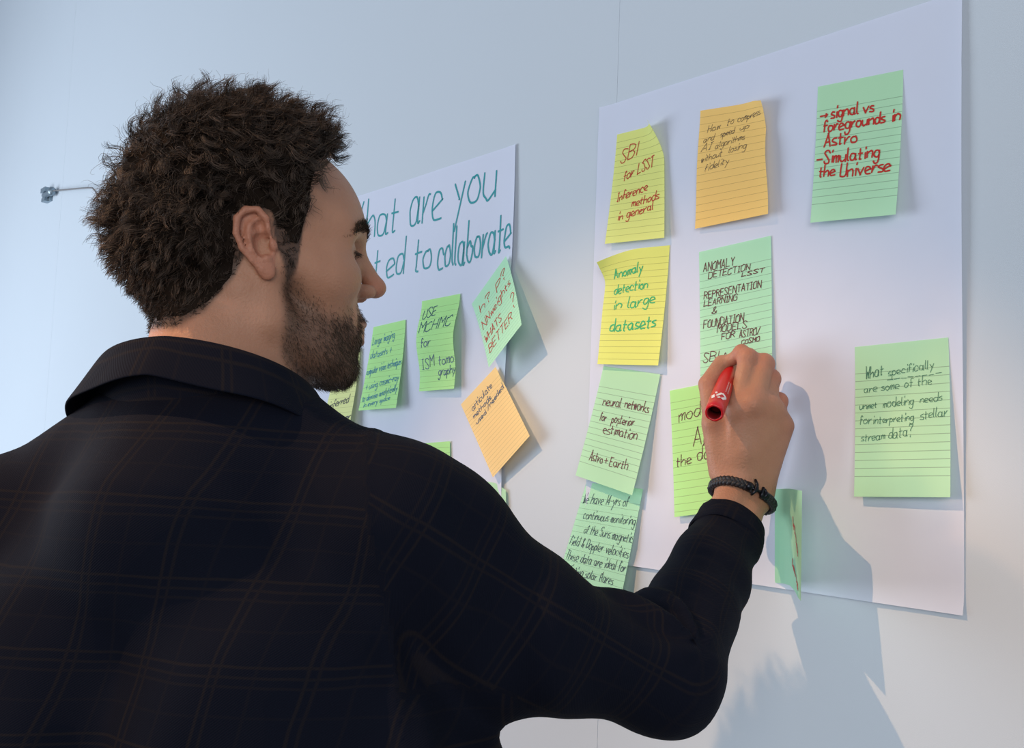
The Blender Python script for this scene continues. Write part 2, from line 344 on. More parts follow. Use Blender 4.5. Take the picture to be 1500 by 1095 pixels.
# the folded note below the wrist: left part on the sheet, right part stands out from the wall
def folded_note():
    prof = [(1135, 716, 853, 0.004), (1141, 716, 853.5, 0.008), (1149, 715.5, 854.5, 0.016), (1157, 715.5, 857, 0.030), (1164, 716.5, 865, 0.045), (1170, 717.5, 875, 0.064), (1175, 718.5, 880, 0.084)]
    xs = np.linspace(0, 6, 25); V, UVc, F = [], [], []
    for j in range(31):
        for x in xs:
            i = min(int(x), 5); t = x-i
            a = [prof[i][k]*(1-t)+prof[i+1][k]*t for k in range(4)]
            v = j/30
            V.append(wp(a[0]-(0.10*max(0, x-4)*v*9), a[1]*(1-v)+a[2]*v, a[3]*(0.86+0.14*v))); UVc.append((x/6, v))
    for j in range(30):
        for i in range(24):
            a = j*25+i; F.append((a, a+25, a+26, a+1))
    mi = [0]*len(F); nV = len(V); A = np.array(V).reshape(31, 25, 3)
    def surf(u, v, l):
        uu = min(max(u, 0), 1)*24; vv = min(max(v, 0), 1)*30; i = min(int(uu), 23); j = min(int(vv), 29); a = uu-i; b = vv-j
        p = A[j, i]*(1-a)*(1-b)+A[j, i+1]*a*(1-b)+A[j+1, i]*(1-a)*b+A[j+1, i+1]*a*b
        return p+np.array((-0.5, -0.75, 0))*0.0007
    for (text, u0, v0, u1, v1, cap) in (('Wha', .62, .34, .84, .62, .07), ('lens', .60, .76, .84, .92, .07)):
        S, w = text_strokes(text, 0.3, 0.1)
        for st in S: ribbon([(u0+(u1-u0)*x/w+0*y, v0+(v1-v0)*x/w-y*cap) for x, y in st], 0.018, surf, V, F, 0)
    mi += [1]*(len(F)-len(mi)); UVc += [(0, 0)]*(len(V)-nV)
    org = np.mean(A.reshape(-1, 3), axis=0)
    o = mesh_obj('sticky_note', np.array(V)-org, F, [paper_mat('sticky_note_paper', GRN2, 0.45), M_ink['red']], mi=mi, uv=UVc); o.location = org
    tag(o, 'green note standing folded out from the wall just right of the wrist', 'sticky note', 'sticky notes on the near sheet')
folded_note()
# far sheet
note('pale green note hung askew with red writing NN weights, on the far sheet', [(691, 445), (741, 375), (764, 475), (716, 538)], [0.006, 0.010, 0.042, 0.034], GRN2,
     [('h?', .12, .42, .23, .22, .10, .0016), ('P?', .60, .88, .25, .19, .10, .0016), ('NN', .08, .30, .47, .44, .11, .0015), ('weights', .33, .92, .44, .36, .10, .0015), ('WHATS', .06, .55, .665, .64, .10, .0016), ('BETTER', .10, .80, .84, .80, .11, .0016), ('?', .84, .95, .66, .66, .15, .0016)], 'red', .0015, ruled=(0.2, 0.97, 0.045, 0.0016), prof=1.3, jit=0.28, slant=0.05)
note('orange note hung askew reading articulate methods, at the edge of the far sheet', [(675, 592), (726, 537), (776, 638), (722, 699)], [0.007, 0.010, 0.020, 0.014], ORA2,
     [('articulate', .18, .76, .19, .16, .075), ('methods', .14, .64, .28, .26, .06), ('used', .14, .42, .36, .355, .055), ('/needed', .48, .96, .34, .29, .06)], 'blue', .0012, ruled=(0.12, 0.98, 0.045, 0.0015), prof=1.1, jit=0.28, slant=0.08)
note('green note reading USE MCHMC for ISM tomography, upper middle of the far sheet', [(618, 441), (674, 430), (665, 569), (614, 573)], [0.004, 0.004, 0.015, 0.012], BRI,
     [('USE', .08, .42, .215, .18, .10), ('MCHMC', .05, .88, .37, .33, .11), ('for', .12, .38, .535, .52, .105), ('ISM', .08, .42, .77, .74, .11), ('tomo', .56, .96, .735, .72, .10), ('graphy', .54, .99, .845, .83, .085)], 'blue', .0016, ruled=(0.10, 0.97, 0.062, 0.0016),
     extra=lambda u, v: (0, 0.010*math.sin(math.pi*min(1, v*1.15))**2, 0), jit=0.26, slant=0.15)
note('green note with faint blue writing, just right of the bearded chin', [(547, 479), (594, 468), (580, 597), (525, 601)], [0.004, 0.004, 0.020, 0.016], BRI,
     [('Large imaging', .05, .70, .22, .18, .085), ('datasets +', .05, .66, .385, .345, .085), ('computer vision techniques', .02, .98, .575, .50, .08), ('+ using cosmic-ray', .08, .96, .76, .68, .08), ('to denoise analytically', .05, .96, .90, .80, .07), ('in every space', .12, .80, .965, .90, .055)], 'cyan', .0014, ruled=(0.10, 0.97, 0.0575, 0.0014), prof=1.5, jit=0.3, slant=0.15)
note('pale yellow note tucked behind the bearded chin', [(493, 520), (528, 510), (508, 640), (466, 640)], [0.004, 0.006, 0.024, 0.024], PAL,
     [('Explain', .12, .92, .42, .37, .09), ('inferred', .10, .80, .66, .60, .09), ('discover', .28, .97, .86, .80, .09)], 'black', .0018, ruled=(0.14, 0.97, 0.0575, 0.0014), prof=1.6, jit=0.28, slant=0.2)
note('bright green note whose top corner peeks over the jacket shoulder', [(606, 650), (659, 646), (655, 790), (600, 792)], [0.004, 0.004, 0.012, 0.010], BRI, None, ruled=(0.06, 0.97, 0.0575, 0.0016))
note('pale green note with red writing peeking out lowest behind the jacket shoulder', [(690, 702), (741, 709), (738, 850), (686, 850)], [0.004, 0.004, 0.012, 0.010], GRN,
     [('learn or due', .05, .99, .225, .235, .075)], 'red', .0014, ruled=(0.20, 0.97, 0.09, 0.0020), jit=0.28, extra=lambda u, v: (0, 0, -0.008*max(0, (u-.7)/.3)*max(0, 1-v/.15)))

# ---------------------------------------------------------------- hook with its wire on the wall, left of the head
def wall_hook():
    c = wp(74, 286)
    root = bpy.data.objects.new('wall_hook', None); COL.objects.link(root); root.location = c
    tag(root, 'small metal wall hook with a thin wire running behind the curly hair', 'wall hook')
    mt = plain('brushed_metal', (0.30, 0.38, 0.44), 0.38, 0.75)
    V, F = [], []
    box(V, F, (-0.024, -0.008, -0.022), (0.024, 0.0, 0.022)); box(V, F, (-0.024, -0.024, 0.006), (0.020, -0.008, 0.020)); box(V, F, (-0.024, -0.020, -0.022), (0.010, -0.008, -0.010))
    mesh_obj('base_plate', V, F, [mt], root, smooth=False)
    V, F = [], []
    n = 14
    for k, (x, r_) in enumerate(((-0.010, 0.009), (0.050, 0.009), (0.052, 0.012), (0.078, 0.012), (0.080, 0.006))):
        for i in range(n): a = i/n*2*math.pi; V.append((x, -0.016+r_*math.cos(a)*0.9, r_*math.sin(a)-0.003))
        if k:
            b = k*n
            for i in range(n): F.append((b-n+i, b-n+(i+1) % n, b+(i+1) % n, b+i))
    F.append(tuple(range(4*n, 5*n)))
    mesh_obj('stud', V, F, [mt], root)
    ends = [np.array((0.076, -0.016, -0.002)), wp(128, 275, 0.02)-c, wp(138, 278, 0.02)-c, wp(150, 290, 0.02)-c, wp(200, 300, 0.012)-c]
    V, F = tube(catmull(ends, 6), 0.0022, 8)
    mesh_obj('wire', V, F, [plain('wire_steel', (0.26, 0.25, 0.25), 0.5, 0.5)], root)
def tube(P, r, n=8, cap=True):
    P = [np.array(p, float) for p in P]; V, F = [], []; m = len(P)
    rr = r if hasattr(r, '__len__') else [r]*m
    t0 = P[1]-P[0]; up = np.array((0, 0, 1.0)) if abs(t0[2]) < 0.9*np.linalg.norm(t0) else np.array((1.0, 0, 0))
    for i in range(m):
        t = P[min(i+1, m-1)]-P[max(i-1, 0)]; t = t/np.linalg.norm(t)
        a = np.cross(up, t); a /= np.linalg.norm(a); b = np.cross(t, a); up = b
        for k in range(n):
            th = 2*math.pi*k/n; V.append(P[i]+(a*math.cos(th)+b*math.sin(th))*rr[i])
    for i in range(m-1):
        for k in range(n): F.append((i*n+k, i*n+(k+1) % n, (i+1)*n+(k+1) % n, (i+1)*n+k))
    if cap: F.append(tuple(reversed(range(n)))); F.append(tuple(range((m-1)*n, m*n)))
    return V, F
wall_hook()
# ---------------------------------------------------------------- a small implicit surface kit for the body and the clothes
A_ = lambda *p: np.array(p, np.float32)
def rc(P, a, b, ra, rb):
    a = np.asarray(a, np.float32); ba = np.asarray(b, np.float32)-a
    h = np.clip((P-a)@ba/max(float(ba@ba), 1e-12), 0, 1)
    return np.linalg.norm(P-a-h[:, None]*ba, axis=1)-(ra+(rb-ra)*h)
def chain(P, pts, rr, k=None):
    d = None
    for i in range(len(pts)-1):
        e = rc(P, pts[i], pts[i+1], rr[i], rr[i+1]); d = e if d is None else (np.minimum(d, e) if not k else smin(d, e, k))
    return d
def ell(P, c, r, R=None):
    q = P-np.asarray(c, np.float32)
    if R is not None: q = q@np.asarray(R, np.float32)
    r = np.asarray(r, np.float32)
    k0 = np.linalg.norm(q/r, axis=1); k1 = np.linalg.norm(q/(r*r), axis=1)
    return k0*(k0-1)/np.maximum(k1, 1e-9)
def smin(a, b, k):
    h = np.clip(0.5+0.5*(b-a)/k, 0, 1); return b+(a-b)*h-k*h*(1-h)
def smax(a, b, k): return -smin(-a, -b, k)
def rotm(ax, deg):
    return np.array(Matrix.Rotation(math.radians(deg), 3, ax), np.float32)

def surface_nets(fn, lo, hi, h):
    lo = np.asarray(lo, np.float32); n = np.ceil((np.asarray(hi)-lo)/h).astype(int)+1
    D = np.empty(n, np.float32)
    yy, zz = np.meshgrid(np.arange(n[1]), np.arange(n[2]), indexing='ij')
    st = max(1, int(400000/(n[1]*n[2])))
    for i0 in range(0, n[0], st):
        i1 = min(n[0], i0+st); m = i1-i0
        P = np.empty((m, n[1], n[2], 3), np.float32)
        P[..., 0] = (lo[0]+np.arange(i0, i1)*h)[:, None, None]; P[..., 1] = lo[1]+yy*h; P[..., 2] = lo[2]+zz*h
        D[i0:i1] = fn(P.reshape(-1, 3)).reshape(m, n[1], n[2])
    S = D < 0
    c = [(a, b, d) for a in (0, 1) for b in (0, 1) for d in (0, 1)]
    sl = lambda M, o: M[o[0]:n[0]-1+o[0], o[1]:n[1]-1+o[1], o[2]:n[2]-1+o[2]]
    cnt = sum(sl(S, o).astype(np.int8) for o in c)
    act = (cnt > 0) & (cnt < 8)
    I = np.argwhere(act); idx = np.full(act.shape, -1, np.int64); idx[act] = np.arange(len(I))
    vals = {o: D[I[:, 0]+o[0], I[:, 1]+o[1], I[:, 2]+o[2]] for o in c}
    acc = np.zeros((len(I), 3), np.float32); w = np.zeros(len(I), np.float32)
    for a in c:
        for ax in range(3):
            if a[ax] == 0:
                b = list(a); b[ax] = 1; b = tuple(b); va, vb = vals[a], vals[b]
                x = (va < 0) != (vb < 0); t = np.where(x, va/np.where(x, va-vb, 1), 0)
                p = np.tile(np.array(a, np.float32), (len(I), 1)); p[:, ax] = t
                acc[x] += p[x]; w[x] += 1
    V = lo+(I+acc/w[:, None])*h
    F = []
    for ax in range(3):
        o1, o2 = [(1, 2), (2, 0), (0, 1)][ax]
        a = [slice(0, n[k]-1) if k == ax else slice(1, n[k]-1) for k in range(3)]
        b = [slice(1, n[k]) if k == ax else slice(1, n[k]-1) for k in range(3)]
        s0, s1 = S[tuple(a)], S[tuple(b)]
        for flip in (0, 1):
            q = np.argwhere((s0 & ~s1) if not flip else (~s0 & s1))
            if not len(q): continue
            base = q.copy(); base[:, o1] += 1; base[:, o2] += 1
            def cell(d1, d2):
                e = base.copy(); e[:, o1] -= d1; e[:, o2] -= d2; return idx[e[:, 0], e[:, 1], e[:, 2]]
            quad = np.stack([cell(1, 1), cell(0, 1), cell(0, 0), cell(1, 0)], 1)
            F.append(quad if not flip else quad[:, ::-1])
    F = np.concatenate(F); F = F[(F >= 0).all(1)]
    return V.astype(np.float64), F
def grad(fn, V, e=0.0006):
    V = V.astype(np.float32); g = np.empty_like(V)
    for k in range(3):
        d = np.zeros(3, np.float32); d[k] = e; g[:, k] = fn(V+d)-fn(V-d)
    return g/np.maximum(np.linalg.norm(g, axis=1, keepdims=True), 1e-9)
_perm = np.random.default_rng(3).random((32, 32, 32)).astype(np.float32)
def vnoise(P):                                                    # smooth value noise, one cell = one unit
    i = np.floor(P).astype(int); f = P-i; f = f*f*(3-2*f); r = 0
    for a in (0, 1):
        for b in (0, 1):
            for c in (0, 1):
                w = np.abs(1-a-f[:, 0])*np.abs(1-b-f[:, 1])*np.abs(1-c-f[:, 2]); r = r+w*_perm[(i[:, 0]+a) % 32, (i[:, 1]+b) % 32, (i[:, 2]+c) % 32]
    return r
sstep = lambda a, b, x: (lambda t: t*t*(3-2*t))(np.clip((x-a)/(b-a), 0, 1))
# ---------------------------------------------------------------- the man: joints
def frame(yaw_right, pitch_down, roll_right):
    """columns: forward, left, up; yaw_right turns right of straight at the wall"""
    y, p, q = map(math.radians, (yaw_right, pitch_down, roll_right))
    f = np.array((math.sin(y)*math.cos(p), math.cos(y)*math.cos(p), -math.sin(p)))
    l0 = np.array((-math.cos(y), math.sin(y), 0.0)); u0 = np.cross(f, l0)
    l = l0*math.cos(q)+u0*math.sin(q); u = np.cross(f, l)
    return np.stack([f, l, u], 1)
HF = frame(14, -4, -2)                                   # head
EAR = pt(393, 366, 0.89)
HO = EAR+HF[:, 1]*0.074-HF[:, 0]*0.004
TF = frame(-38, 4, 0)                                  # chest: turned to the left of the wall
SHR = pt(592, 758, 0.86)
TO = SHR+TF[:, 1]*0.182                                # midpoint of the shoulders
SHL = TO+TF[:, 1]*0.200-TF[:, 2]*0.045
ELB = pt(969, 986, 0.915); WRI = pt(1090, 732, 1.122); SMID = pt(785, 930, 0.885)
toh = lambda P: ((P-HO.astype(np.float32))@HF.astype(np.float32))*1000.0    # world -> head millimetres
fromh = lambda p: HO+HF@(np.array(p)/1000.0)
tot = lambda P: (P-TO.astype(np.float32))@TF.astype(np.float32)
fromt = lambda p: TO+TF@np.array(p)
print('upper arm', np.linalg.norm(ELB-SHR), 'forearm', np.linalg.norm(WRI-ELB), 'ear z', EAR[2], 'TO', TO, 'HO', HO, 'head in torso', TF.T@(HO-TO))

# ---------------------------------------------------------------- head, neck and ear (head millimetres: x forward, y left, z up)
NECK0, NECK1 = (-16, 0, -48), tuple(((TF@np.array((-0.012, -0.004, 0.02))+TO-HO)@HF)*1000)
def ear_sdf(P, s):
    # ear plane: a forward, b up, c outwards
    c = np.array((-2.0, s*71.0, 7.0), np.float32)
    R = rotm('Z', s*11)@rotm('Y', -16)@rotm('X', -s*6)
    q = (P-c)@R/0.88; a, b, o = q[:, 0], q[:, 2], q[:, 1]*s
    q = np.stack([a, b, o], 1)
    plate = ell(q, (-3, 2, 3), (15.5, 28, 5.0))
    helix = chain(q, [A_(7, -1, 4), A_(10, 10, 7), A_(11, 20, 8), A_(6, 29, 8.5), A_(-5, 32, 9), A_(-15, 26, 9.5), A_(-19.5, 13, 10), A_(-18.5, -2, 9.5), A_(-13, -15, 8), A_(-7, -25, 6)], [2.6, 3.2, 3.4, 3.6, 3.7, 3.7, 3.5, 3.2, 3.0, 3.6], 1.5)
    lobe = ell(q, (-2.5, -28, 5), (8.0, 9.5, 4.2))
    anti = chain(q, [A_(3, 20, 6), A_(-6, 17, 7.5), A_(-10.5, 6, 8.5), A_(-10, -6, 8), A_(-4, -16, 7)], [2.5, 3, 3.4, 3.2, 3.2], 2)
    d = smin(plate, helix, 2.5); d = smin(d, lobe, 5); d = smin(d, anti, 2.2)
    conch = ell(q, (1.5, -4, 10), (9.6, 14, 13.5)); d = smax(d, -conch, 2.0)
    scap = chain(q, [A_(2, 25, 10), A_(-8, 24, 11), A_(-14.5, 12, 12), A_(-14, -2, 11.5)], [3.2, 3.4, 3.0, 2.2]); d = smax(d, -scap, 1.2)
    tri = ell(q, (3, 14, 9), (5.5, 6, 6.5)); d = smax(d, -tri, 2)
    canal = rc(q, A_(5, -3, 7), A_(9, -2, -9), 5.0, 4.0); d = smax(d, -canal, 1.2)
    trag = ell(q, (10.5, -6, 5.0), (4.0, 6.5, 4.0)); d = smin(d, trag, 2)
    atr = ell(q, (1, -17, 6.5), (4, 4, 3.6)); d = smin(d, atr, 3)
    return d*0.88
def head_sdf(W):
    P = toh(W); Q = P.copy(); Q[:, 1] = np.abs(Q[:, 1])
    d = ell(P, (-2, 0, 44), (96, 75, 86))
    d = smin(d, ell(P, (-40, 0, 8), (58, 58, 54)), 30)
    d = smin(d, ell(P, (59, 0, 26), (52, 62, 68)), 25)                         # forehead and upper face
    d = smin(d, ell(P, (54, 0, -38), (44, 53, 60)), 22)                        # mid face
    d = smin(d, rc(Q, A_(4, 57, -10), A_(10, 52, -56), 13, 13), 16)            # ramus
    d = smin(d, rc(Q, A_(10, 52, -56), A_(74, 18, -92), 14, 15), 18)           # jaw line
    d = smin(d, ell(P, (83, 0, -94), (17, 23, 17)), 14)                        # chin
    d = smin(d, ell(P, (45, 0, -80), (42, 42, 22)), 18)                        # floor of the mouth
    d = smin(d, ell(Q, (66, 46, -18), (25, 18, 19)), 20)                       # cheek bone
    d = smin(d, rc(Q, A_(58, 53, -14), A_(20, 62, -6), 9, 8), 24)
    d = smin(d, rc(Q, A_(96, 8, 31), A_(75, 49, 29), 9, 8), 13)                # brow
    d = smax(d, -ell(Q, (103, 34, 10), (19, 20, 13)), 12)                      # eye socket
    d = smin(d, ell(Q, (78.5, 33, 11), (14.5, 15.5, 13.5)), 4)                 # lids over the eyeball
    d = smin(d, rc(P, A_(101, 0, 23), A_(121, 0, -13), 7.0, 8.5), 8)            # nose bridge
    d = smin(d, ell(P, (122, 0, -16.5), (10.5, 10.5, 9)), 6)                     # tip
    d = smin(d, ell(Q, (109, 12.5, -22), (9.5, 7, 7.2)), 5)                       # wing
    d = smax(d, -ell(Q, (112, 7.5, -30), (7.5, 4.2, 5)), 2.5)
    d = smin(d, ell(P, (86, 0, -58), (22, 34, 26)), 12)                        # muzzle
    d = smax(d, -rc(Q, A_(109, 20, -34), A_(98, 33, -58), 3, 3), 9)            # fold from nose to mouth
    d = smin(d, chain(Q, [A_(108, 0, -51), A_(104, 10, -52), A_(94, 25, -58)], [4.8, 4.3, 2.5]), 4)
    d = smin(d, chain(Q, [A_(104, 0, -68), A_(100, 11, -67), A_(92, 24, -61)], [5.8, 4.8, 2.5]), 4)
    d = smax(d, -chain(Q, [A_(109, 0, -59.2), A_(103, 12, -59.2), A_(94, 27, -58.6)], [3.8, 3.2, 1.2]), 2)
    d = smax(d, -rc(P, A_(105, -14, -79), A_(105, 14, -79), 4, 4), 8)          # dent under the lip
    n1 = np.array(NECK1, np.float32)
    neck = rc(P*A_(0.94, 1.02, 1), A_(*NECK0)*A_(0.94, 1, 1), n1*A_(0.94, 1, 1), 57, 66)
    neck = smin(neck, rc(Q, A_(-14, 50, -30), A_(30, 16, -185), 15, 12), 18)   # neck muscle from behind the ear
    neck = smin(neck, ell(P, (38, 0, -120), (16, 13, 18)), 18)
    neck = smin(neck, rc(Q, A_(-44, 18, -30), A_(-50, 26, -170), 20, 30), 24)  # nape
    d = smin(d, neck, 14)
    for s in (1, -1): d = smin(d, ear_sdf(P, s), 3.5)
    return d/1000.0

# ---------------------------------------------------------------- right hand: joints from where they stand in front of the wall
H = dict(W=pt(1091, 720, 1.122), F=WRI+(ELB-WRI)*0.55)
FING = {
 'index':  [pt(1086, 600, 1.096), pt(1099, 525, 1.116), pt(1088, 516, 1.132), pt(1077, 525, 1.140)],
 'middle': [pt(1108, 594, 1.092), pt(1123, 533, 1.116), pt(1116, 530, 1.134), pt(1104, 546, 1.138)],
 'ring':   [pt(1128, 602, 1.099), pt(1133, 555, 1.124), pt(1130, 555, 1.134), pt(1114, 574, 1.142)],
 'little': [pt(1144, 624, 1.110), pt(1145, 588, 1.127), pt(1142, 588, 1.135), pt(1126, 602, 1.138)],
 'thumb':  [pt(1064, 690, 1.112), pt(1051, 622, 1.112), pt(1041, 563, 1.126), pt(1060, 531, 1.142)]}
for _k in FING:
    FING[_k] = [j+(0.012 if i < 2 or _k == 'thumb' else 0.006)*FW for i, j in enumerate(FING[_k])]
RAD = {'index': [.0115, .0098, .0088, .0072], 'middle': [.0118, .0100, .0090, .0078], 'ring': [.0110, .0094, .0084, .0074], 'little': [.0100, .0084, .0074, .0066], 'thumb': [.015, .0128, .0105, .0084]}
def hand_sdf(P):
    W = H['W']; f32 = lambda a: np.asarray(a, np.float32)
    back = (W-H['F']); fwd = back/np.linalg.norm(back)
    # forearm and wrist: a flattened section made of two bones
    side = FING['little'][0]-FING['index'][0]; side = side/np.linalg.norm(side)
    wa, wb = W-side*0.0105, W+side*0.0105
    fa, fb = H['F']-side*0.013, H['F']+side*0.013
    d = smin(rc(P, f32(fa), f32(wa), .0205, .0180), rc(P, f32(fb), f32(wb), .0205, .0172), .008)
    # palm
    for k, rw in (('index', .0175), ('middle', .0180), ('ring', .0170), ('little', .0150)):
        m = FING[k][0]; c = W+side*{'index': -.012, 'middle': -.004, 'ring': .006, 'little': .014}[k]
        palm = np.array(m); nrm = np.array((0.05, 1.0, 0.0))
        d = smin(d, rc(P, f32(c), f32(palm+nrm*0.007), rw, .0150 if k != 'little' else .0125), .014)
    for k in ('index', 'middle', 'ring', 'little'):
        J, r = FING[k], RAD[k]
        g = rc(P, f32(J[0]), f32(J[1]), r[0]*1.02, r[1])
        g = smin(g, rc(P, f32(J[1]), f32(J[2]), r[1], r[2]), .003)
        g = smin(g, rc(P, f32(J[2]), f32(J[3]), r[2], r[3]), .002)
        g = smin(g, np.linalg.norm(P-f32(J[1]+(J[1]-J[0])*0.01), axis=1)-r[1]*1.10, .004)            # knuckle
        g = smin(g, np.linalg.norm(P-f32(J[0]-np.array((0, .0045, -0.002))), axis=1)-r[0]*0.86, .012)
        d = smin(d, g, .0055)
    J, r = FING['thumb'], RAD['thumb']
    g = rc(P, f32(J[0]), f32(J[1]), .0165, r[1]*1.10); g = smin(g, rc(P, f32(J[1]), f32(J[2]), r[1], r[2]), .004)
    g = smin(g, rc(P, f32(J[2]), f32(J[3]), r[2]*1.02, r[3]), .002)
    d = smin(d, g, .010)
    # web between thumb and index
    web = rc(P, f32(J[1]*0.6+FING['index'][0]*0.4+np.array((0, .008, -.012))), f32(W*0.5+FING['index'][0]*0.5), .011, .015)
    d = smin(d, web, .014)
    # tendons on the back of the hand
    for k in ('index', 'middle', 'ring', 'little'):
        a = FING[k][0]*0.92+W*0.08-np.array((0.0, 0.0115, 0)); b = W*0.72+FING[k][0]*0.28-np.array((0, 0.0125, 0))
        d = smin(d, rc(P, f32(a), f32(b), .0042, .0030), .006)
    d = smin(d, np.linalg.norm(P-f32(wb-np.array((.0, .012, .014))), axis=1)-.007, .014)   # ulna bump
    return d
# ---------------------------------------------------------------- trunk and legs (mostly under the clothes), one surface with the rest
HIP = TO+np.array((0.05, 0.05, -0.56))
def trunk_sdf(P):
    f32 = lambda a: np.asarray(a, np.float32); T = tot(P)
    d = ell(T, (0.02, 0, -0.20), (0.105, 0.165, 0.30)); d = smin(d, rc(T, A_(-0.005, -0.13, -0.03), A_(-0.005, 0.13, -0.03), .042, .042), .05)
    d = smin(d, rc(P, f32(TO), f32(fromh(NECK0)), .05, .045), .03)
    d = smin(d, rc(P, f32(SHR), f32(SMID), .044, .040), .03); d = smin(d, rc(P, f32(SMID), f32(ELB), .040, .034), .02); d = smin(d, rc(P, f32(ELB), f32(H['F']), .034, .022), .02)
    d = smin(d, rc(P, f32(SHL), f32(LELB), .052, .042), .03); d = smin(d, rc(P, f32(LELB), f32(LWRI), .042, .028), .02)
    return smin(d, legs_sdf(P), .06)
def legs_sdf(P):
    f32 = lambda a: np.asarray(a, np.float32)
    d = ell(P, f32(HIP), (.16, .12, .14))
    for s in (-1, 1):
        h = HIP+np.array((0.085*s, 0, -0.05)); k = np.array((HIP[0]+0.095*s, HIP[1]+0.03, 0.50)); a = np.array((HIP[0]+0.10*s, HIP[1], 0.10))
        d = smin(d, rc(P, f32(h), f32(k), .078, .052), .03); d = smin(d, rc(P, f32(k), f32(a), .052, .036), .02)
        d = smin(d, rc(P, f32(a-np.array((0, 0.03, 0.05))), f32(a+np.array((0, 0.13, -0.065))), .035, .028), .03)
    return d
LELB = SHL+np.array((-0.10, 0.02, -0.29)); LWRI = LELB+np.array((0.03, 0.16, -0.20))
def box_of(pts, pad): pts = np.array(pts); return pts.min(0)-pad, pts.max(0)+pad
corners = [fromh((x, y, z)) for x in (-105, 136) for y in (-98, 98) for z in (-175, 140)]
lo, hi = box_of(corners, 0.004)
hv, hf = surface_nets(head_sdf, lo, hi, 0.0019)
hand_pts = [p for k in FING.values() for p in k]+[H['W'], H['F']]
lo, hi = box_of(hand_pts, 0.045)
av, af = surface_nets(hand_sdf, lo, hi, 0.0014)
lo, hi = (np.array((TO[0]-0.5, TO[1]-0.35, 0.0)), np.array((max(ELB[0], TO[0]+0.5)+0.08, TO[1]+0.5, TO[2]+0.10)))
tv, tf_ = surface_nets(trunk_sdf, lo, hi, 0.013)
# the left hand, hanging relaxed at his side
LH = frame(-20, 8, 0); lh = lambda a, b, c: f32_(LWRI+LH@(np.array((a, b, c))/1000))
f32_ = lambda a: np.asarray(a, np.float32)
def left_hand_sdf(P):
    d = rc(P, f32_(LELB*0.25+LWRI*0.75), lh(0, 0, -4), .026, .022)
    for x, w in ((26, .0125), (9, .0130), (-8, .0125), (-23, .0110)): d = smin(d, rc(P, lh(x*0.5, 0, -12), lh(x, 0, -88), .015, w), .012)
    for x, L, r in ((27, 74, .0088), (9, 82, .0090), (-9, 76, .0086), (-25, 60, .0076)):
        a, b, c_, e = lh(x, 0, -90), lh(x*1.1+3, -6, -90-L*.50), lh(x*1.1+6, -16, -90-L*.80), lh(x*1.1+8, -26, -90-L)
        g = smin(smin(rc(P, a, b, r*1.15, r), rc(P, b, c_, r, r*.92), .003), rc(P, c_, e, r*.92, r*.78), .003); d = smin(d, g, .005)
    t = smin(rc(P, lh(16, -6, -24), lh(40, -16, -62), .016, .0125), smin(rc(P, lh(40, -16, -62), lh(47, -24, -92), .0120, .0100), rc(P, lh(47, -24, -92), lh(48, -32, -115), .0098, .0080), .003), .004)
    return smin(d, t, .010)
lo, hi = box_of([lh(x, y, z) for x in (-45, 70) for y in (-60, 40) for z in (60, -190)], 0.03)
lv, lf = surface_nets(left_hand_sdf, lo, hi, 0.0028)
tf_ = np.concatenate([tf_, lf+len(tv)]); tv = np.concatenate([tv, lv])
hn = grad(head_sdf, hv)
Hm = toh(hv.astype(np.float32)); nH, nA, nT = len(hv), len(av), len(tv)
print('verts', nH, nA, nT)

# masks in head millimetres
def hair_line(P):
    """>0 inside the hair"""
    x, y, z = P[:, 0], np.abs(P[:, 1]), P[:, 2]
    zl = np.interp(x, [-110, -85, -70, -45, -22, -12, -4, 8, 12, 22, 28, 33, 38, 43, 55, 80, 100], [-60, -62, -66, -50, -22, 0, 30, 30, 0, -26, -18, 5, 30, 60, 90, 104, 108])
    return z-zl
def beard_mask(P):
    x, y, z = P[:, 0], np.abs(P[:, 1]), P[:, 2]
    up = np.interp(x, [8, 16, 30, 45, 60, 75, 90, 130], [0, 2, -16, -30, -42, -44, -37, -34])
    up = np.where((x > 88) & (y > 30), -50, up)
    dn = np.interp(x, [0, 20, 45, 75, 100], [-74, -90, -108, -125, -130])
    m = sstep(-4, 20, up-z)*sstep(-8, 8, z-dn)*sstep(12, 24, x)
    lip = (x > 90) & (z < -45.5-0.28*y) & (z > -76+0.35*y) & (y < 25)
    m = np.where(lip, 0, m)
    m *= 1-0.65*sstep(95, 99, x)*sstep(16, 10, y)*sstep(-86, -82, z)*sstep(-70, -74, z)
    return m
bm = beard_mask(Hm)*(np.abs(Hm[:, 1]) < 90)
lipm = sstep(91, 95, Hm[:, 0])*sstep(25, 18, np.abs(Hm[:, 1]))*sstep(-75, -71, Hm[:, 2])*sstep(-46, -50, Hm[:, 2])
hairm = sstep(-4, 6, hair_line(Hm))*(np.abs(Hm[:, 1]) < 84)
earz = np.minimum(ear_sdf(Hm, 1), ear_sdf(Hm, -1)) < 1.2
hairm = np.where(earz, 0, hairm)
red = 0.55*sstep(14, 4, np.linalg.norm(Hm-A_(122, 0, -19), axis=1)-6)+0.6*earz+0.3*sstep(22, 8, np.linalg.norm(np.abs(Hm)*A_(1, 1, 0)+Hm*A_(0, 0, 1)-A_(72, 44, -22), axis=1))
handred = np.zeros(nA)
for k in ('index', 'middle', 'ring', 'little', 'thumb'):
    for j in (0, 1, 2): handred += 0.75*np.exp(-(np.linalg.norm(av-FING[k][j], axis=1)/0.013)**2)
cat = lambda a, b, c: np.concatenate([a, b, c])
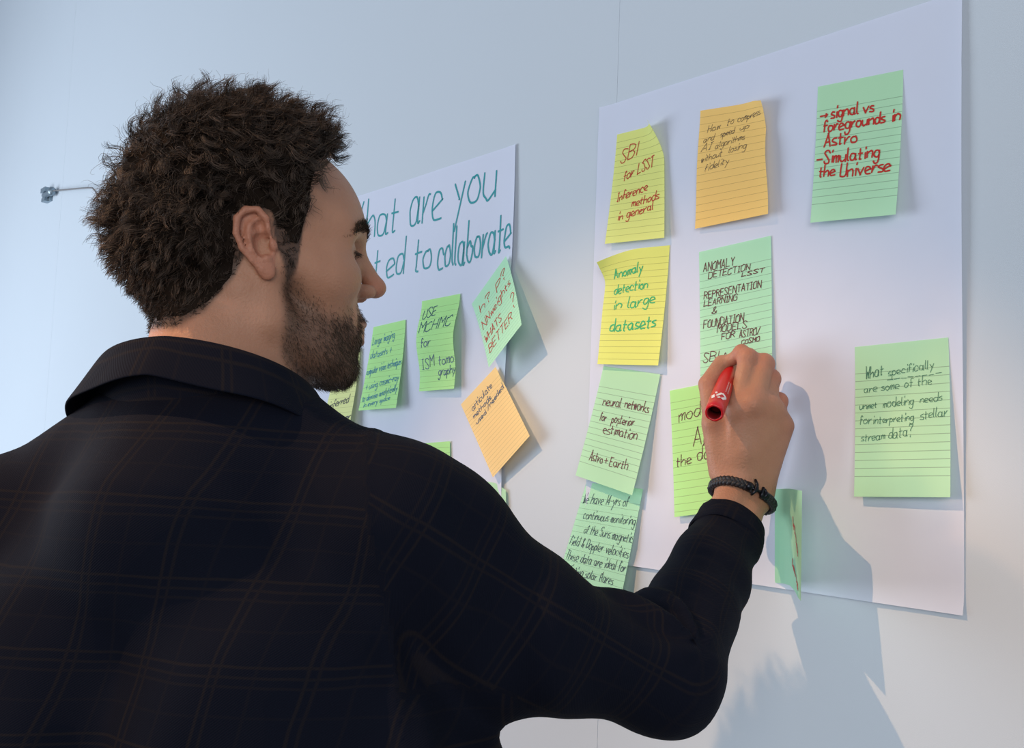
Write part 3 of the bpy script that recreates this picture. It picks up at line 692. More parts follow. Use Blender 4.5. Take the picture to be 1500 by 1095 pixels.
def skin_mat():
    t = NT('skin'); co = t.coord()
    n1 = t.noise(38, 4, co); n2 = t.noise(420, 2, co); n3 = t.noise(900, 2, co)
    c = t.mix(n1, (0.455, 0.238, 0.150), (0.355, 0.172, 0.104))
    c = t.mix(t.math('MULTIPLY', t.attr('redness'), 0.55), c, (0.44, 0.13, 0.085))
    c = t.mix(t.math('MULTIPLY', t.attr('lips'), 0.8), c, (0.33, 0.11, 0.085))
    st = t.math('MULTIPLY', t.attr('stubble'), t.math('ADD', t.math('MULTIPLY', n3, 0.5), 0.45))
    c = t.mix(st, c, (0.055, 0.036, 0.026))
    c = t.mix(t.math('MULTIPLY', t.attr('scalp'), 0.85), c, (0.035, 0.024, 0.018))
    p = t.n('BsdfPrincipled', i_Base_Color=c, i_Roughness=0.52, i_Normal=t.bump(t.math('ADD', n2, t.math('MULTIPLY', n1, 0.8)), 0.32, 0.0018))
    p.inputs['Subsurface Weight'].default_value = 0.12; p.inputs['Subsurface Radius'].default_value = (0.010, 0.004, 0.002); p.inputs['Subsurface Scale'].default_value = 0.6
    p.inputs['Specular IOR Level'].default_value = 0.35
    return t.fin(p.outputs[0])
BV = np.concatenate([hv, av, tv]); BF = np.concatenate([hf, af+nH, tf_+nH+nA])
z0 = np.zeros
base = np.array((HIP[0], HIP[1], 0.0))
person = mesh_obj('person', BV-base, BF, [skin_mat()], attrs={'redness': cat(red, handred, z0(nT)), 'lips': cat(lipm, z0(nA), z0(nT)), 'stubble': cat(bm, z0(nA), z0(nT)), 'scalp': cat(hairm, z0(nA), z0(nT))})
person.location = base
tag(person, 'bearded man in a dark checked jacket writing on a note at the wall', 'person')
def worn(name, V, F, mats, parent=person, **kw):
    V = np.asarray(V, float)-base
    return mesh_obj(name, V, F, mats, parent, **kw)
# ---------------------------------------------------------------- jacket: one surface, cut at the armholes into body and sleeves
f32 = lambda a: np.asarray(a, np.float32)
JZ = [-0.80, -0.62, -0.45, -0.30, -0.16, -0.06, 0.02]
JW = [0.326, 0.328, 0.328, 0.296, 0.229, 0.180, 0.160]
JD = [0.165, 0.150, 0.140, 0.135, 0.120, 0.100, 0.085]
JC = [-0.100, -0.100, -0.100, -0.078, -0.020, 0.0, 0.0]
JX = [0.00, 0.00, 0.01, 0.02, 0.02, 0.02, 0.03]
fa_dir = (WRI-ELB)/np.linalg.norm(WRI-ELB)
CUFF = WRI-fa_dir*0.042
HSIDE = FING['little'][0]-FING['index'][0]; HSIDE = HSIDE-fa_dir*(HSIDE@fa_dir); HSIDE /= np.linalg.norm(HSIDE)
def jacket_core(P, grow=0.0):
    T = tot(P); z = T[:, 2]
    w, dp, cy, cx = (np.interp(z, JZ, q).astype(np.float32) for q in (JW, JD, JC, JX))
    x = (T[:, 0]-cx)/dp; y = (T[:, 1]-cy)/w
    k = (np.abs(x)**2.3+np.abs(y)**2.3)**(1/2.3)
    d = (k-1)*np.minimum(w, dp)*0.92
    d = smax(d, z-0.0, 0.05); d = smax(d, -0.64-z, 0.004)
    Q = T.copy(); Q[:, 1] = np.abs(Q[:, 1])
    d = smin(d, rc(Q, A_(0.005, 0.06, 0.048), A_(0.01, 0.180, -0.022), .062, .052), .05)
    d = smin(d, rc(Q, A_(-0.04, 0.09, -0.13), A_(-0.05, 0.07, -0.26), .085, .080), .05)          # shoulder blades
    d = smin(d, rc(T, A_(-0.035, 0, -0.02), A_(-0.005, 0, 0.055), .095, .068), .045)
    d = smin(d, rc(P, f32(SHR), f32(SMID), .055, .058), .055)
    d = smin(d, rc(P, f32(SMID), f32(ELB), .059, .048), .03)
    sd = HSIDE*0.0085
    d = smin(d, smin(rc(P, f32(ELB), f32(CUFF+fa_dir*.02-sd), .0515, .0250), rc(P, f32(ELB), f32(CUFF+fa_dir*.02+sd), .0515, .0250), .01), .016)
    d = smin(d, rc(P, f32(SHL), f32(LELB), .070, .058), .035); d = smin(d, rc(P, f32(LELB), f32(LWRI), .056, .042), .02)
    return d-grow
ARM_U = (ELB-SHR)/np.linalg.norm(ELB-SHR)
def folds(P):
    """cloth folds: rings bunching inside the elbow, drag lines from the armpit, soft ripples down the back"""
    T = tot(P)
    nz = vnoise(P*A_(9, 9, 9)+3)-0.5; nz2 = vnoise(P*A_(24, 24, 24)+9)-0.5
    e = P-f32(ELB); de = np.linalg.norm(e, axis=1)
    s1 = e@f32(fa_dir); s2 = e@f32(ARM_U)
    bis = f32((fa_dir-ARM_U)/np.linalg.norm(fa_dir-ARM_U)); inner = np.clip((e@bis)/np.maximum(de, 1e-4), -1, 1)
    ang = np.arctan2(e@f32(fa_dir+ARM_U), e@bis)
    g = np.exp(-(de/0.10)**2)*(0.05+0.95*sstep(-0.3, 0.8, inner))
    d = g*0.0105*np.sin(ang*7.0+nz*5.0)
    g2 = sstep(0.06, 0.14, s1)*sstep(0.27, 0.17, s1)*np.exp(-((np.linalg.norm(e-s1[:, None]*f32(fa_dir), axis=1)-0.045)/0.03)**2)
    d += g2*0.0026*np.sin(s1*95+nz*9+(e@f32(np.cross(fa_dir, UP)))*35)
    a = P-f32(SHR); sa = a@f32(ARM_U); ra = np.linalg.norm(a-sa[:, None]*f32(ARM_U), axis=1)
    g3 = np.exp(-((ra-0.07)/0.04)**2)*sstep(-0.02, 0.06, sa)*sstep(0.26, 0.10, sa)
    d += g3*0.0042*np.sin(sa*62+nz*7+(a@f32(np.cross(ARM_U, FW)))*42)
    g4 = sstep(-0.05, -0.2, T[:, 2])*sstep(0.02, -0.05, T[:, 0])
    d += g4*0.006*np.sin(T[:, 1]*38+T[:, 2]*14+nz*6)
    d += 0.006*nz+0.0022*nz2
    # seam of the armhole
    d += 0.0022*np.exp(-((arm_side(P))/0.0035)**2)
    return d
AP_C = fromt((0.0, -0.168, 0.0)); AP_N = TF@np.array((0.10, -0.97, 0.22)); AP_N = AP_N/np.linalg.norm(AP_N)
def arm_side(P):                                                  # signed distance beyond the right armhole, bowed under the arm
    T = tot(P); return (P-f32(AP_C))@f32(AP_N)+0.25*np.clip(-0.02-T[:, 2], 0, .2)*0.0
def jacket_sdf(P):
    d = jacket_core(P)-folds(P)*1.0
    # open cuff: hollow the end of the sleeve and cut it off square
    s = (P-f32(CUFF))@f32(fa_dir)
    near = np.linalg.norm(P-f32(CUFF), axis=1) < 0.10
    cut = np.where(near, s+0.003, -1)
    d = smax(d, cut, 0.002)
    return d
lo = np.minimum(np.array((ELB-0.1)), np.array((TO[0]-0.52, TO[1]-0.36, TO[2]-0.72))); hi = np.maximum(np.maximum(WRI, ELB)+0.09, np.array((TO[0]+0.45, TO[1]+0.45, TO[2]+0.14)))
jv, jf = surface_nets(jacket_sdf, lo, hi, 0.0052)
jn = grad(jacket_sdf, jv, 0.002)
J32 = jv.astype(np.float32); JT = tot(J32)
arm = arm_side(J32) > 0
LAP_C = fromt((0.0, 0.168, 0.0)); LAP_N = TF@np.array((0.10, 0.97, 0.22)); LAP_N = LAP_N/np.linalg.norm(LAP_N)
dto = lambda P, a, b: rc(P, f32(a), f32(b), 0.0, 0.0)
rarm = arm & (np.minimum(dto(J32, SHR, ELB), dto(J32, ELB, WRI)) < 0.135) & ((JT[:, 2] > -0.13) | (JT[:, 1] < -0.30) | (dto(J32, SHR, ELB) < 0.088))
larm = ((J32-f32(LAP_C))@f32(LAP_N) > 0) & (np.minimum(dto(J32, SHL, LELB), dto(J32, LELB, LWRI)) < 0.092)
def arm_uv(P, S, E_, Wp):
    u1 = (E_-S)/np.linalg.norm(E_-S); u2 = (Wp-E_)/np.linalg.norm(Wp-E_); L1 = np.linalg.norm(E_-S)
    ref = f32(FW-u1*(FW@u1)); ref /= np.linalg.norm(ref)
    t1 = (P-f32(S))@f32(u1); t2 = (P-f32(E_))@f32(u2)
    k = sstep(-0.06, 0.06, (P-f32(E_))@f32((u1+u2)/np.linalg.norm(u1+u2)))
    v = t1*(1-k)+(L1+t2)*k
    ax = f32(S)+np.clip(t1, 0, L1)[:, None]*f32(u1); ax = np.where((k > .5)[:, None], f32(E_)+np.clip(t2, 0, 1)[:, None]*f32(u2), ax)
    q = P-ax; du = u1*(1-k[:, None])+u2*k[:, None]
    r1 = ref-du*(du@ref)[:, None]; r1 /= np.linalg.norm(r1, axis=1, keepdims=True); r2 = np.cross(du, r1)
    ang = np.arctan2((q*r2).sum(1), -(q*r1).sum(1))
    return np.stack([ang*0.058, v], 1)
UVJ = np.stack([JT[:, 1]+0.20*JT[:, 2], JT[:, 2]], 1)
UVJ[rarm] = arm_uv(J32[rarm], SHR, ELB, WRI); UVJ[larm] = arm_uv(J32[larm], SHL, LELB, LWRI)
def cloth_mat():
    t = NT('dark_navy_checked_wool'); uv = t.coord('UV')
    sp = t.n('SeparateXYZ', i_0=uv); U, Vv = sp.outputs[0], sp.outputs[1]
    wob = t.math('MULTIPLY', t.math('SUBTRACT', t.noise(14, 2, uv), 0.5), 0.006)
    def lines(c, period, offs, width):
        tot_ = None
        for o_, wgt in offs:
            fr = t.math('FRACT', t.math('DIVIDE', t.math('ADD', t.math('ADD', c, wob), o_+10.0), period))
            d = t.math('MULTIPLY', t.math('ABSOLUTE', t.math('SUBTRACT', fr, 0.5)), period)
            m = t.n('MapRange', i_0=d, i_1=width, i_2=width*0.35, i_3=0.0, i_4=wgt).outputs[0]
            tot_ = m if tot_ is None else t.math('MAXIMUM', tot_, m)
        return tot_
    a = lines(U, 0.062, ((0.0, 1.0), (0.0065, .8), (0.031, .35)), 0.0016)
    b = lines(Vv, 0.058, ((0.0, 1.0), (0.0070, .8), (0.0135, .6), (0.034, .3)), 0.0014)
    th = t.noise(700, 2, t.coord())
    m = t.math('MULTIPLY', t.math('MAXIMUM', a, b), t.math('ADD', 0.35, t.math('MULTIPLY', th, 0.6)))
    big = t.noise(5, 2, t.coord())
    c = t.mix(big, (0.0025, 0.0039, 0.0102), (0.0035, 0.0049, 0.0116))
    c = t.mix(m, c, (0.0125, 0.0100, 0.0112))
    w = t.n('TexWave', wave_type='BANDS', bands_direction='DIAGONAL'); w.inputs['Scale'].default_value = 260; t.t.links.new(uv, w.inputs['Vector'])
    h = t.math('ADD', w.outputs[1], th)
    p = t.n('BsdfPrincipled', i_Base_Color=c, i_Roughness=0.88, i_Normal=t.bump(h, 0.25, 0.0006))
    p.inputs['Specular IOR Level'].default_value = 0.12; p.inputs['Sheen Roughness'].default_value = 0.5
    return t.fin(p.outputs[0])
M_cloth = cloth_mat()
def sub(mask_face):
    f = jf[mask_face]; ids = np.unique(f); mp = np.full(len(jv), -1); mp[ids] = np.arange(len(ids)); return jv[ids], mp[f], UVJ[ids]
fr = rarm[jf].sum(1) >= 3; fl_ = larm[jf].sum(1) >= 3
V, F, uv = sub(~fr & ~fl_); jacket = worn('jacket', V, F, [M_cloth], uv=uv)
def child(name, V, F, mats, parent, **kw): return mesh_obj(name, np.asarray(V, float)-base, F, mats, parent, **kw)
for m_ in (fr, fl_):
    V, F, uv = sub(m_); child('sleeve', V, F, [M_cloth], jacket, uv=uv)

# turned cuff of the right sleeve: a short open tube round the wrist
def cuff():
    nr = np.cross(fa_dir, HSIDE); n = 56; V, F, uv = [], [], []
    prof = [(-0.030, .0), (-0.029, .0018), (-0.012, .0022), (-0.0005, .0018), (0.0012, .0004), (0.0005, -.0012), (-0.010, -.0016), (-0.030, -.0016)]
    for j, (x, dr) in enumerate(prof):
        for k in range(n):
            a = 2*math.pi*k/n; e = 0.0006*math.sin(3*a+1)+0.0005*math.sin(5*a)
            p = CUFF+fa_dir*(x+0.004*math.cos(a)-0.002)+HSIDE*math.cos(a)*(.0335-x*0.12+dr+e)+nr*math.sin(a)*(.0265-x*0.12+dr+e)
            V.append(p); uv.append((a*0.031, x+0.3))
    for j in range(len(prof)-1):
        for k in range(n): F.append((j*n+k, j*n+(k+1) % n, (j+1)*n+(k+1) % n, (j+1)*n+k))
    child('cuff', V, F, [M_cloth], jacket, uv=uv)
cuff()
# collar: a folded band swept round the back of the neck
def collar():
    prof = [(0.066, -0.03), (0.0700, 0.010), (0.0745, 0.036), (0.0780, 0.0405), (0.0815, 0.0400), (0.0850, 0.036), (0.092, 0.022), (0.0995, 0.007), (0.1005, 0.0050), (0.0985, 0.0035), (0.091, 0.011), (0.083, 0.020), (0.077, 0.000), (0.072, -0.03)]
    th = np.radians(np.linspace(-128, 128, 97)); n = len(prof); V, F, uv = [], [], []
    for i, t in enumerate(th):
        k = abs(t)/math.radians(128)
        drop = 0.045*k**1.7; 
        for j, (r, z) in enumerate(prof):
            rr = r*(1-0.05*k)
            spread = 1+0.10*k*(r > .085)
            x = COLLAR_X-rr*math.cos(t)*0.90+0.030*k**2; y = COLLAR_Y+rr*math.sin(t)*1.20*spread
            zz = COLLAR_Z+z*(1-0.1*k)-drop-(0.020*k if r > 0.09 else 0)
            w_ = 0.0012*math.sin(t*7+1)*(r > .09)
            V.append(fromt((x-w_, y, zz+w_))); uv.append((t*0.1, 0.7*sum(math.dist(prof[q], prof[q+1]) for q in range(j))))
    for i in range(len(th)-1):
        for j in range(n): a = i*n+j; b = i*n+(j+1) % n; F.append((a, b, b+n, a+n))
    F.append(tuple(range(n))); F.append(tuple(reversed(range((len(th)-1)*n, len(th)*n))))
    o = child('collar', V, F, [M_cloth], jacket, uv=uv)
    md = o.modifiers.new('subdiv', 'SUBSURF'); md.levels = 1; md.render_levels = 2
COLLAR_X, COLLAR_Y, COLLAR_Z = 0.0, 0.006, 0.094
collar()

# trousers and shoes (below the picture, so that he stands on the floor)
def trouser_sdf(P):
    d = legs_sdf(P)-0.012
    d = np.maximum(d, P[:, 2]-float(HIP[2]+0.10)); return np.maximum(d, 0.05-P[:, 2])
V, F = surface_nets(trouser_sdf, (HIP[0]-0.26, HIP[1]-0.22, 0.02), (HIP[0]+0.26, HIP[1]+0.26, HIP[2]+0.14), 0.013)
worn('trousers', V, F, [plain('charcoal_trousers', (0.02, 0.02, 0.024), 0.9)])
M_shoe = plain('black_leather', (0.015, 0.014, 0.013), 0.4)
for s in (-1, 1):
    a = np.array((HIP[0]+0.10*s, HIP[1], 0.0))
    fn = lambda P: np.maximum(smin(rc(P, f32(a+(0, -0.035, 0.055)), f32(a+(0, 0.15, 0.035)), .050, .046), rc(P, f32(a+(0, 0, 0.05)), f32(a+(0, 0, 0.11)), .05, .047), .03), 0.001-P[:, 2])
    V, F = surface_nets(fn, a+(-0.08, -0.11, -0.02), a+(0.08, 0.23, 0.18), 0.008)
    worn('shoe', V, F, [M_shoe])

# ---------------------------------------------------------------- bracelet on the wrist
def bracelet():
    hd = FING['middle'][0]-H['W']; hd /= np.linalg.norm(hd); ax = hd*0.6+fa_dir*0.8; ax /= np.linalg.norm(ax)
    c = H['W']-fa_dir*0.008; sd = HSIDE-ax*(HSIDE@ax); sd /= np.linalg.norm(sd)
    nr = np.cross(sd, ax); nr = nr if nr@(CAM-c) > 0 else -nr; sdt = sd
    M_cord = plain('black_braided_cord', (0.010, 0.010, 0.014), 0.55); M_met = plain('blackened_metal', (0.02, 0.022, 0.03), 0.28, 0.8)
    AA = np.linspace(0, 2*math.pi, 73); rad_ = np.empty(73); ts = np.linspace(0.012, 0.05, 160)
    for q, a in enumerate(AA):                                  # lie snug on the skin all round
        dv = sdt*math.cos(a)+nr*math.sin(a); dd_ = hand_sdf((c+ts[:, None]*dv).astype(np.float32)); rad_[q] = min(0.034, ts[np.argmax(dd_ > 0.0030)]) if (dd_ > 0.0030).any() else 0.034
    rad_[:-1] = (rad_[:-1]+np.roll(rad_[:-1], 1)+np.roll(rad_[:-1], -1))/3; rad_[-1] = rad_[0]
    def ring(a, dr=0.0, h=0.0):
        a = a % (2*math.pi); return c+(sdt*math.cos(a)+nr*math.sin(a))*(np.interp(a, AA, rad_)+dr)+ax*h
    V, F = [], []
    gap = (math.radians(68), math.radians(92))
    n = 150; a0, a1 = gap[1]+0.02, gap[0]-0.02+2*math.pi
    for k in range(3):                                          # three strands plaited
        P = []
        for i in range(n+1):
            a = a0+(a1-a0)*i/n; w = i*0.62+k*2*math.pi/3
            P.append(ring(a, 0.0013*math.sin(2*w), 0.0030*math.sin(w)))
        v, f = tube(P, 0.0026, 7); b = len(V); V += v; F += [tuple(q+b for q in ff) for ff in f]
    o = worn('bracelet', V, F, [M_cord])
    V, F = [], []
    def add(vf):
        b = len(V); V.extend(vf[0]); F.extend(tuple(q+b for q in ff) for ff in vf[1])
    g0, g1 = gap
    for a, s in ((g1+0.16, 1), (g0-0.12, -1)):                   # metal end caps
        add(tube([ring(a+s*0.16, .0005), ring(a+s*.02, .0005), ring(a-s*0.02, .0005)], [.0048, .0054, .0050], 10))
    add(tube([ring(g1+0.14, .001), ring((g0+g1)/2, .002), ring(g0-0.1, .001)], .0018, 8))     # anchor shank
    add(tube([ring(g1+0.03, .003, -0.0085), ring(g1-0.06, .0045, -0.0035), ring(g1-0.09, .0045, 0), ring(g1-0.06, .0045, 0.0045), ring(g1+0.03, .003, 0.0095)], [.0014, .0020, .0023, .0020, .0014], 8))
    add(tube([ring(g0+0.03, .003, -0.006), ring(g0+.03, .003, 0.006)], .0017, 8))
    add(tube([ring(g0-0.04+0.07*math.cos(q), .0035, 0.0045*math.sin(q)) for q in np.linspace(0, 6.28, 13)], .0013, 6))
    child('clasp', V, F, [M_met], o)
bracelet()

# ---------------------------------------------------------------- red marker in the fingers
def marker():
    rear, tip = pt(1046, 605, 1.062), wp(1081, 513, 0.001)
    ax = (tip-rear); L = np.linalg.norm(ax); ax /= L
    e1 = np.cross(ax, np.array((0, 0, 1.0))); e1 /= np.linalg.norm(e1); e2 = np.cross(ax, e1)
    M_red = plain('red_plastic', srgb(196, 24, 30), 0.32); M_w = plain('white_print', (0.8, 0.78, 0.76), 0.5); M_in = plain('dark_red_hollow', srgb(120, 12, 16), 0.5)
    def rad(x, th):
        hexk = sstep(0.030, 0.012, np.float64(x)); m = 0.5+0.5*math.cos(6*th)
        return (1-0.045*hexk*m)
    st = [(0.016, .0060), (0.004, .0066), (0.0004, .0073), (0.0, .0088), (0.0012, .0098), (0.010, .0100), (0.012, .0097), (0.020, .0100), (0.034, .0100), (0.060, .0094), (0.095, .0088), (L-0.032, .0082), (L-0.026, .0064), (L-0.014, .0050), (L-0.012, .0034)]
    n = 36; V, F, mi = [], [], []
    for x, r in st:
        for k in range(n):
            th = 2*math.pi*k/n; V.append(rear+ax*x+(e1*math.cos(th)+e2*math.sin(th))*r*rad(x, th))
    for i in range(len(st)-1):
        for k in range(n):
            F.append((i*n+k, i*n+(k+1) % n, (i+1)*n+(k+1) % n, (i+1)*n+k)); mi.append(2 if i < 2 else 0)
    F.append(tuple(range(n))); mi.append(2); F.append(tuple(range((len(st)-1)*n, len(st)*n))[::-1]); mi.append(0)
    # printed emblem of white angular strokes and small lines of print, lying on the barrel
    vd = CAM-rear; th0 = math.atan2(vd@e2, vd@e1); rr = lambda x: np.interp(x, [s[0] for s in st[5:]], [s[1] for s in st[5:]])
    def patch(poly):
        """poly of (x along the barrel mm, s around it mm)"""
        b = len(V)
        for x, s in poly:
            x = x/1000; r = rr(x)+0.00022; th = th0+s/1000/0.0100; V.append(rear+ax*x+(e1*math.cos(th)+e2*math.sin(th))*r)
        F.append(tuple(range(b, b+len(poly)))); mi.append(1)
    def bar(x0, s0, x1, s1, w):
        d = np.array((x1-x0, s1-s0)); L_ = np.linalg.norm(d); nn = np.array((-d[1], d[0]))/L_*w/2; m = 5
        for i in range(m):
            p = np.array((x0, s0))+d*i/m; q = np.array((x0, s0))+d*(i+1)/m
            patch([p+nn, q+nn, q-nn, p-nn])
    for b_ in ((17, -7, 25, -8.5, 3.4), (21, -4, 29, 0.5, 3.0), (29, 0.5, 24, 6, 3.0), (17, 2, 24, 6, 3.0), (17, -2.5, 19, 0, 2.2), (31, -6, 27, -5, 2.0)): bar(*b_)
    rnd = random.Random(5)
    for s in (3.2, 6.0):
        x = 36.0
        while x < 62: 
            w = rnd.uniform(1.0, 2.2)
            bar(x, s-0.5, x+w*0.4, s+0.7, 0.35); bar(x+w*0.4, s+0.7, x+w, s-0.4, 0.35); x += w+0.6
    o = mesh_obj('marker_pen', np.array(V)-rear, F, [M_red, M_w, M_in], mi=mi); o.location = rear
    tag(o, 'red marker pen held in the hand, hollow end towards the viewer', 'marker pen')
    v, f = tube([tip-ax*0.0135, tip-ax*0.004, tip-ax*0.0006], [.0030, .0026, .0014], 12)
    nb = mesh_obj('nib', np.array(v)-rear, f, [plain('nib_felt', srgb(110, 14, 18), 0.8)], o)
marker()
# ---------------------------------------------------------------- hair, beard, brows: strands grown from the skin
def strand_mesh(C, R, nsd=3):
    """C: (n, m, 3) strand centre lines, R: (n, m) radii -> thin tubes"""
    n, m, _ = C.shape
    T = np.gradient(C, axis=1); T /= np.maximum(np.linalg.norm(T, axis=2, keepdims=True), 1e-9)
    ref = np.tile(np.array((0.31, 0.22, 0.92)), (n, m, 1)); A1 = np.cross(T, ref); A1 /= np.maximum(np.linalg.norm(A1, axis=2, keepdims=True), 1e-9); B1 = np.cross(T, A1)
    V = np.empty((n, m, nsd, 3))
    for k in range(nsd):
        th = 2*math.pi*k/nsd; V[:, :, k] = C+(A1*math.cos(th)+B1*math.sin(th))*R[:, :, None]
    idx = np.arange(n*m*nsd).reshape(n, m, nsd); F = []
    for k in range(nsd):
        k2 = (k+1) % nsd
        F.append(np.stack([idx[:, :-1, k], idx[:, :-1, k2], idx[:, 1:, k2], idx[:, 1:, k]], -1).reshape(-1, 4))
    return V.reshape(-1, 3), np.concatenate(F)
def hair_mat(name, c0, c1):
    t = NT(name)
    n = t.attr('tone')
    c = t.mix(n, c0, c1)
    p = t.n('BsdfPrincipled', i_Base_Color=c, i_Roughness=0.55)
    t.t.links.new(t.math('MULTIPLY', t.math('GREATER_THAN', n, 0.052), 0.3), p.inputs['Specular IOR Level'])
    return t.fin(p.outputs[0])
hm = Hm.astype(np.float64)
hnl = (hn@HF)                                                     # normals in head axes
def pick(w, n):
    p = np.maximum(w, 0); p = p/p.sum(); return rng.choice(len(p), n, p=p)
def unit(a): return a/np.maximum(np.linalg.norm(a, axis=-1, keepdims=True), 1e-9)
# how thick the hair stands on the skull, mm
def hair_len(P):
    x, y, z = P[:, 0], np.abs(P[:, 1]), P[:, 2]
    L = np.interp(z, [-65, -45, -20, 0, 25, 50, 80, 110, 140], [3, 7, 12, 17, 25, 31, 34, 36, 35])
    L *= np.interp(x, [-100, -60, 0, 20, 34, 60, 100], [0.90, 0.98, 0.94, 0.85, 0.85, 1.15, 1.45])
    side = sstep(45, 15, z)*sstep(-35, 10, x)
    L *= 1-0.60*side
    L *= np.interp(hair_line(P), [-5, 0, 10, 26], [0.15, 0.30, 0.6, 1.0])
    L *= np.interp(np.minimum(ear_sdf(P.astype(np.float32), 1), ear_sdf(P.astype(np.float32), -1)), [0, 6, 22], [0.12, 0.22, 1.0])
    return L
wh = hairm*(hair_line(Hm) > 1)
def inner_hair(W):                                                # the dense inner mass of curls
    P = toh(W); L = np.clip(hair_len(P), 0, 60)
    d = head_sdf(W)*1000
    nz = vnoise(P/9.0)*0.6+vnoise(P/4.2+7)*0.4
    hl = hair_line(P)
    cov = sstep(-3, 8, hl)*(np.minimum(ear_sdf(P, 1), ear_sdf(P, -1)) > 2.0)
    return (d+1.2-cov*L*(0.26+0.46*(nz-0.12)))/1000
lo, hi = box_of([fromh((x, y, z)) for x in (-145, 145) for y in (-118, 118) for z in (-80, 185)], 0.0)
iv, if_ = surface_nets(inner_hair, lo, hi, 0.0030)
di = head_sdf(iv.astype(np.float32))*1000
keep = (di[if_] > 0.4).any(1); if_ = if_[keep]; ids = np.unique(if_); mp = np.full(len(iv), -1); mp[ids] = np.arange(len(ids)); iv = iv[ids]; if_ = mp[if_]
# locks
NL, NS, M = 1500, 28000, 18
ri = pick(wh*(0.5+hair_len(Hm)/40), NL); rs = pick(wh*(0.6+hair_len(Hm)/50), NS)
def flow(P, n):
    x, y, z = P[:, 0], P[:, 1], P[:, 2]
    down = np.stack([-0.35*np.ones(len(P)), 0*x, -np.ones(len(P))], 1)
    top = np.stack([0.75+0*x, 0.004*y, 0.25-0.75*sstep(45, 90, x)], 1)
    w = sstep(40, 100, z)[:, None]; return unit(down*(1-w)*0.9+top*w)
def grow(P0, N0, L, amp, phase, pitch, dirj, m=M):
    fl = flow(P0, N0); P = P0.copy(); out = [P.copy()]
    e1 = unit(np.cross(N0, fl+dirj*0.3+1e-3)); 
    ctr = P0.copy(); 
    for k in range(1, m):
        s = k/(m-1)
        d = unit(N0*(1.15-0.75*s)+fl*(0.25+0.65*s)+dirj*0.65)
        ctr = ctr+d*(L/(m-1))[:, None]
        e2 = np.cross(d, e1); a = (amp*min(1, s*2.2))[:, None]; ph = phase+2*math.pi*s*L/pitch
        out.append(ctr+a*(e1*np.cos(ph)[:, None]+e2*np.sin(ph)[:, None])-a*0.5*e1*0)
    return np.stack(out, 1)
Lk = hair_len(hm[ri])*rng.uniform(0.88, 1.22, NL)*1.12
kA = rng.uniform(2.4, 5.6, NL)*np.clip(Lk/36, 0.12, 1.1); kP = rng.uniform(0, 6.28, NL); kT = rng.uniform(18, 34, NL); kD = rng.normal(0, 0.5, (NL, 3))
lockC = grow(hm[ri], hnl[ri], Lk, kA, kP, kT, kD)
# nearest lock of each strand
own = np.empty(NS, int)
for s in range(0, NS, 1000): own[s:s+1000] = ((hm[rs[s:s+1000]][:, None]-hm[ri][None])**2).sum(2).argmin(1)
free = rng.random(NS) < 0.14
Ls = np.where(free, hair_len(hm[rs])*rng.uniform(0.85, 1.35, NS)*1.12, Lk[own]*rng.uniform(0.75, 1.08, NS))
stC = grow(hm[rs]+rng.normal(0, 0.5, (NS, 3)), hnl[rs], Ls, np.where(free, rng.uniform(1.5, 5, NS)*np.clip(Ls/40, .1, 1), kA[own]*rng.uniform(.8, 1.25, NS)), np.where(free, rng.uniform(0, 6.28, NS), kP[own]+rng.normal(0, .35, NS)), np.where(free, rng.uniform(13, 26, NS), kT[own]), np.where(free[:, None], rng.normal(0, .55, (NS, 3)), kD[own]+rng.normal(0, .12, (NS, 3))))
pull = (np.linspace(0, 1, M)**0.7*0.78)[None, :, None]*(~free)[:, None, None]
sprd = rng.normal(0, 1.7, (NS, 1, 3))
tt = np.linspace(0, 1, M)
lk = lockC[own]*1.0
lk = lk*(1)  # lock curve sampled along the same parameter
stC = stC*(1-pull)+(lk+sprd)*pull
wc = HO+stC@HF.T/1000.0
dd = head_sdf(wc.reshape(-1, 3).astype(np.float32)).reshape(NS, M)
R = np.interp(tt, [0, .3, .8, 1], [.00020, .00020, .00015, .00006])[None]*rng.uniform(.7, 1.25, (NS, 1))
sv, sf = strand_mesh(wc, np.broadcast_to(R, (NS, M)))
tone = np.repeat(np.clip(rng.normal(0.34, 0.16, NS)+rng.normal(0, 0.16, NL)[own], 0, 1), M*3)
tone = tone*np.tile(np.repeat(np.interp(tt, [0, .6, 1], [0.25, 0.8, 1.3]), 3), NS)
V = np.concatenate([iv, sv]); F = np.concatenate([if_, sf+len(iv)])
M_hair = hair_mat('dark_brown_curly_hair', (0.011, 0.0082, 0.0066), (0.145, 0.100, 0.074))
hair = worn('hair', V, F, [M_hair], attrs={'tone': np.concatenate([np.full(len(iv), 0.05), tone])})
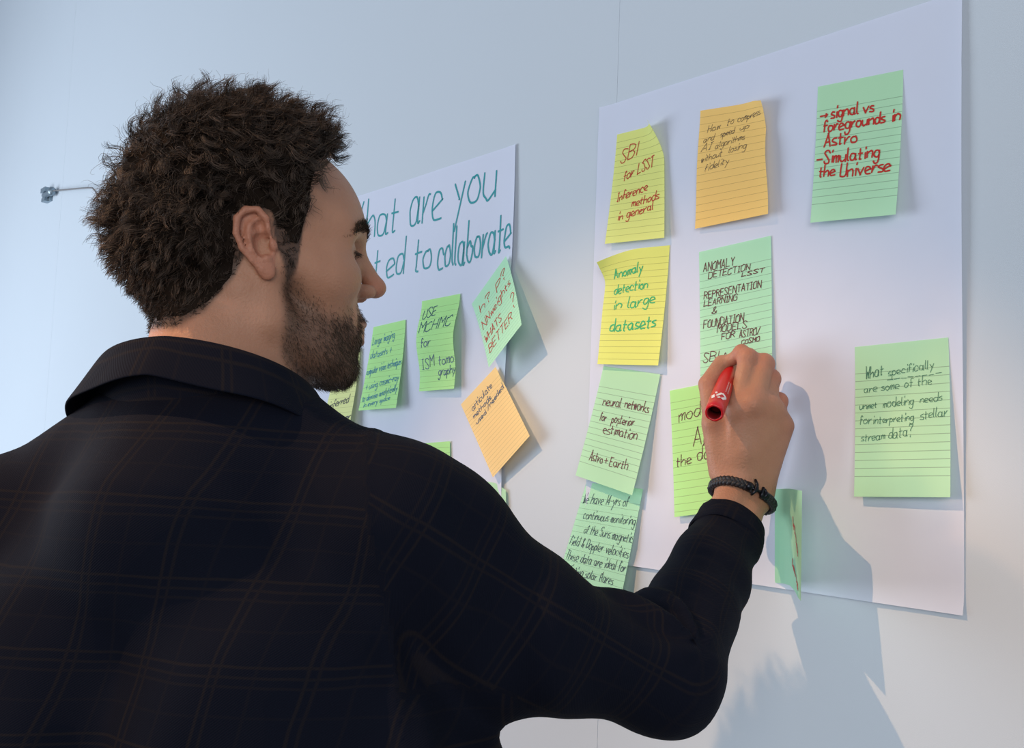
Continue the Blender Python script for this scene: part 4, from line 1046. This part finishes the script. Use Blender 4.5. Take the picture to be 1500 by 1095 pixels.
# beard
def short_hairs(name, wgt, n, L0, L1, dirf, rad, mat, lift=0.5, m=5, jit=0.25):
    i = pick(wgt, n); P0 = hm[i]+rng.normal(0, 0.5, (n, 3)); N0 = hnl[i]; L = rng.uniform(L0, L1, n)*np.clip(0.35+0.65*wgt[i]/max(wgt.max(), 1e-6), 0, 1)
    d0 = dirf(P0); d0 = d0-N0*(d0*N0).sum(1, keepdims=True); d0 = unit(unit(d0)+rng.normal(0, jit, (n, 3))); out = []
    for k in range(m):
        s = k/(m-1); out.append(P0+(N0*(lift*s*(1-0.35*s))+d0*(1-lift*0.5)*s)*L[:, None]-N0*0.3*(k == 0))
    C = HO+np.stack(out, 1)@HF.T/1000; Rr = np.broadcast_to(np.interp(np.linspace(0, 1, m), [0, 1], [rad, rad*0.35])[None], (n, m))
    v, f = strand_mesh(C, Rr)
    return worn(name, v, f, [mat], attrs={'tone': np.repeat(rng.random(n), m*3)})
M_beard = hair_mat('brown_beard_hair', (0.016, 0.011, 0.008), (0.085, 0.052, 0.032))
bmd = bm*np.interp(Hm[:, 0], [0, 20, 45, 70, 100], [.2, .32, .5, 1, 1])*np.interp(Hm[:, 2], [-130, -110, -80, -40, 0], [.7, 1, 1, .9, .35])
short_hairs('beard', bmd, 8500, 3.5, 9, lambda P: np.stack([0.35+0*P[:, 0], 0*P[:, 0], -1+0*P[:, 0]], 1), .00016, M_beard)
Q = np.abs(Hm[:, 1])
eb = sstep(6, 3, np.abs(Hm[:, 2]-np.interp(Q, [8, 28, 50, 62], [29, 36, 30, 20])))*sstep(9, 13, Q)*sstep(62, 50, Q)*(Hm[:, 0] > 45)
for sg in (1, -1): short_hairs('eyebrow', eb*(Hm[:, 1]*sg > 0), 650, 6, 10, lambda P: np.stack([-0.45+0*P[:, 0], np.sign(P[:, 1])*0.8, 0.25+0*P[:, 0]], 1), .00020, M_beard, lift=0.35)
el = sstep(2.2, 1, np.abs(Hm[:, 2]-9))*sstep(14, 12, np.abs(Q-33))*(Hm[:, 0] > 84)
for sg in (1, -1): short_hairs('eyelashes', el*(Hm[:, 1]*sg > 0), 80, 7, 10, lambda P: np.stack([1+0*P[:, 0], np.sign(P[:, 1])*0.3, -0.35+0*P[:, 0]], 1), .00018, M_beard, lift=1.0, jit=.12)
# a strip of teeth between the parted lips
V, F = [], []
for i, a in enumerate(np.radians(np.linspace(-58, 58, 25))):
    for x_, z_ in ((0, -54.5), (0.4, -58), (0.0, -61.0), (-3, -60), (-3, -54.5)):
        V.append(fromh((84+(16+x_)*math.cos(a), (20+x_)*math.sin(a), z_)))
    if i:
        for k in range(5): F.append(((i-1)*5+k, (i-1)*5+(k+1) % 5, i*5+(k+1) % 5, i*5+k))
worn('teeth', V, F, [plain('tooth_enamel', (0.62, 0.58, 0.50), 0.3)])
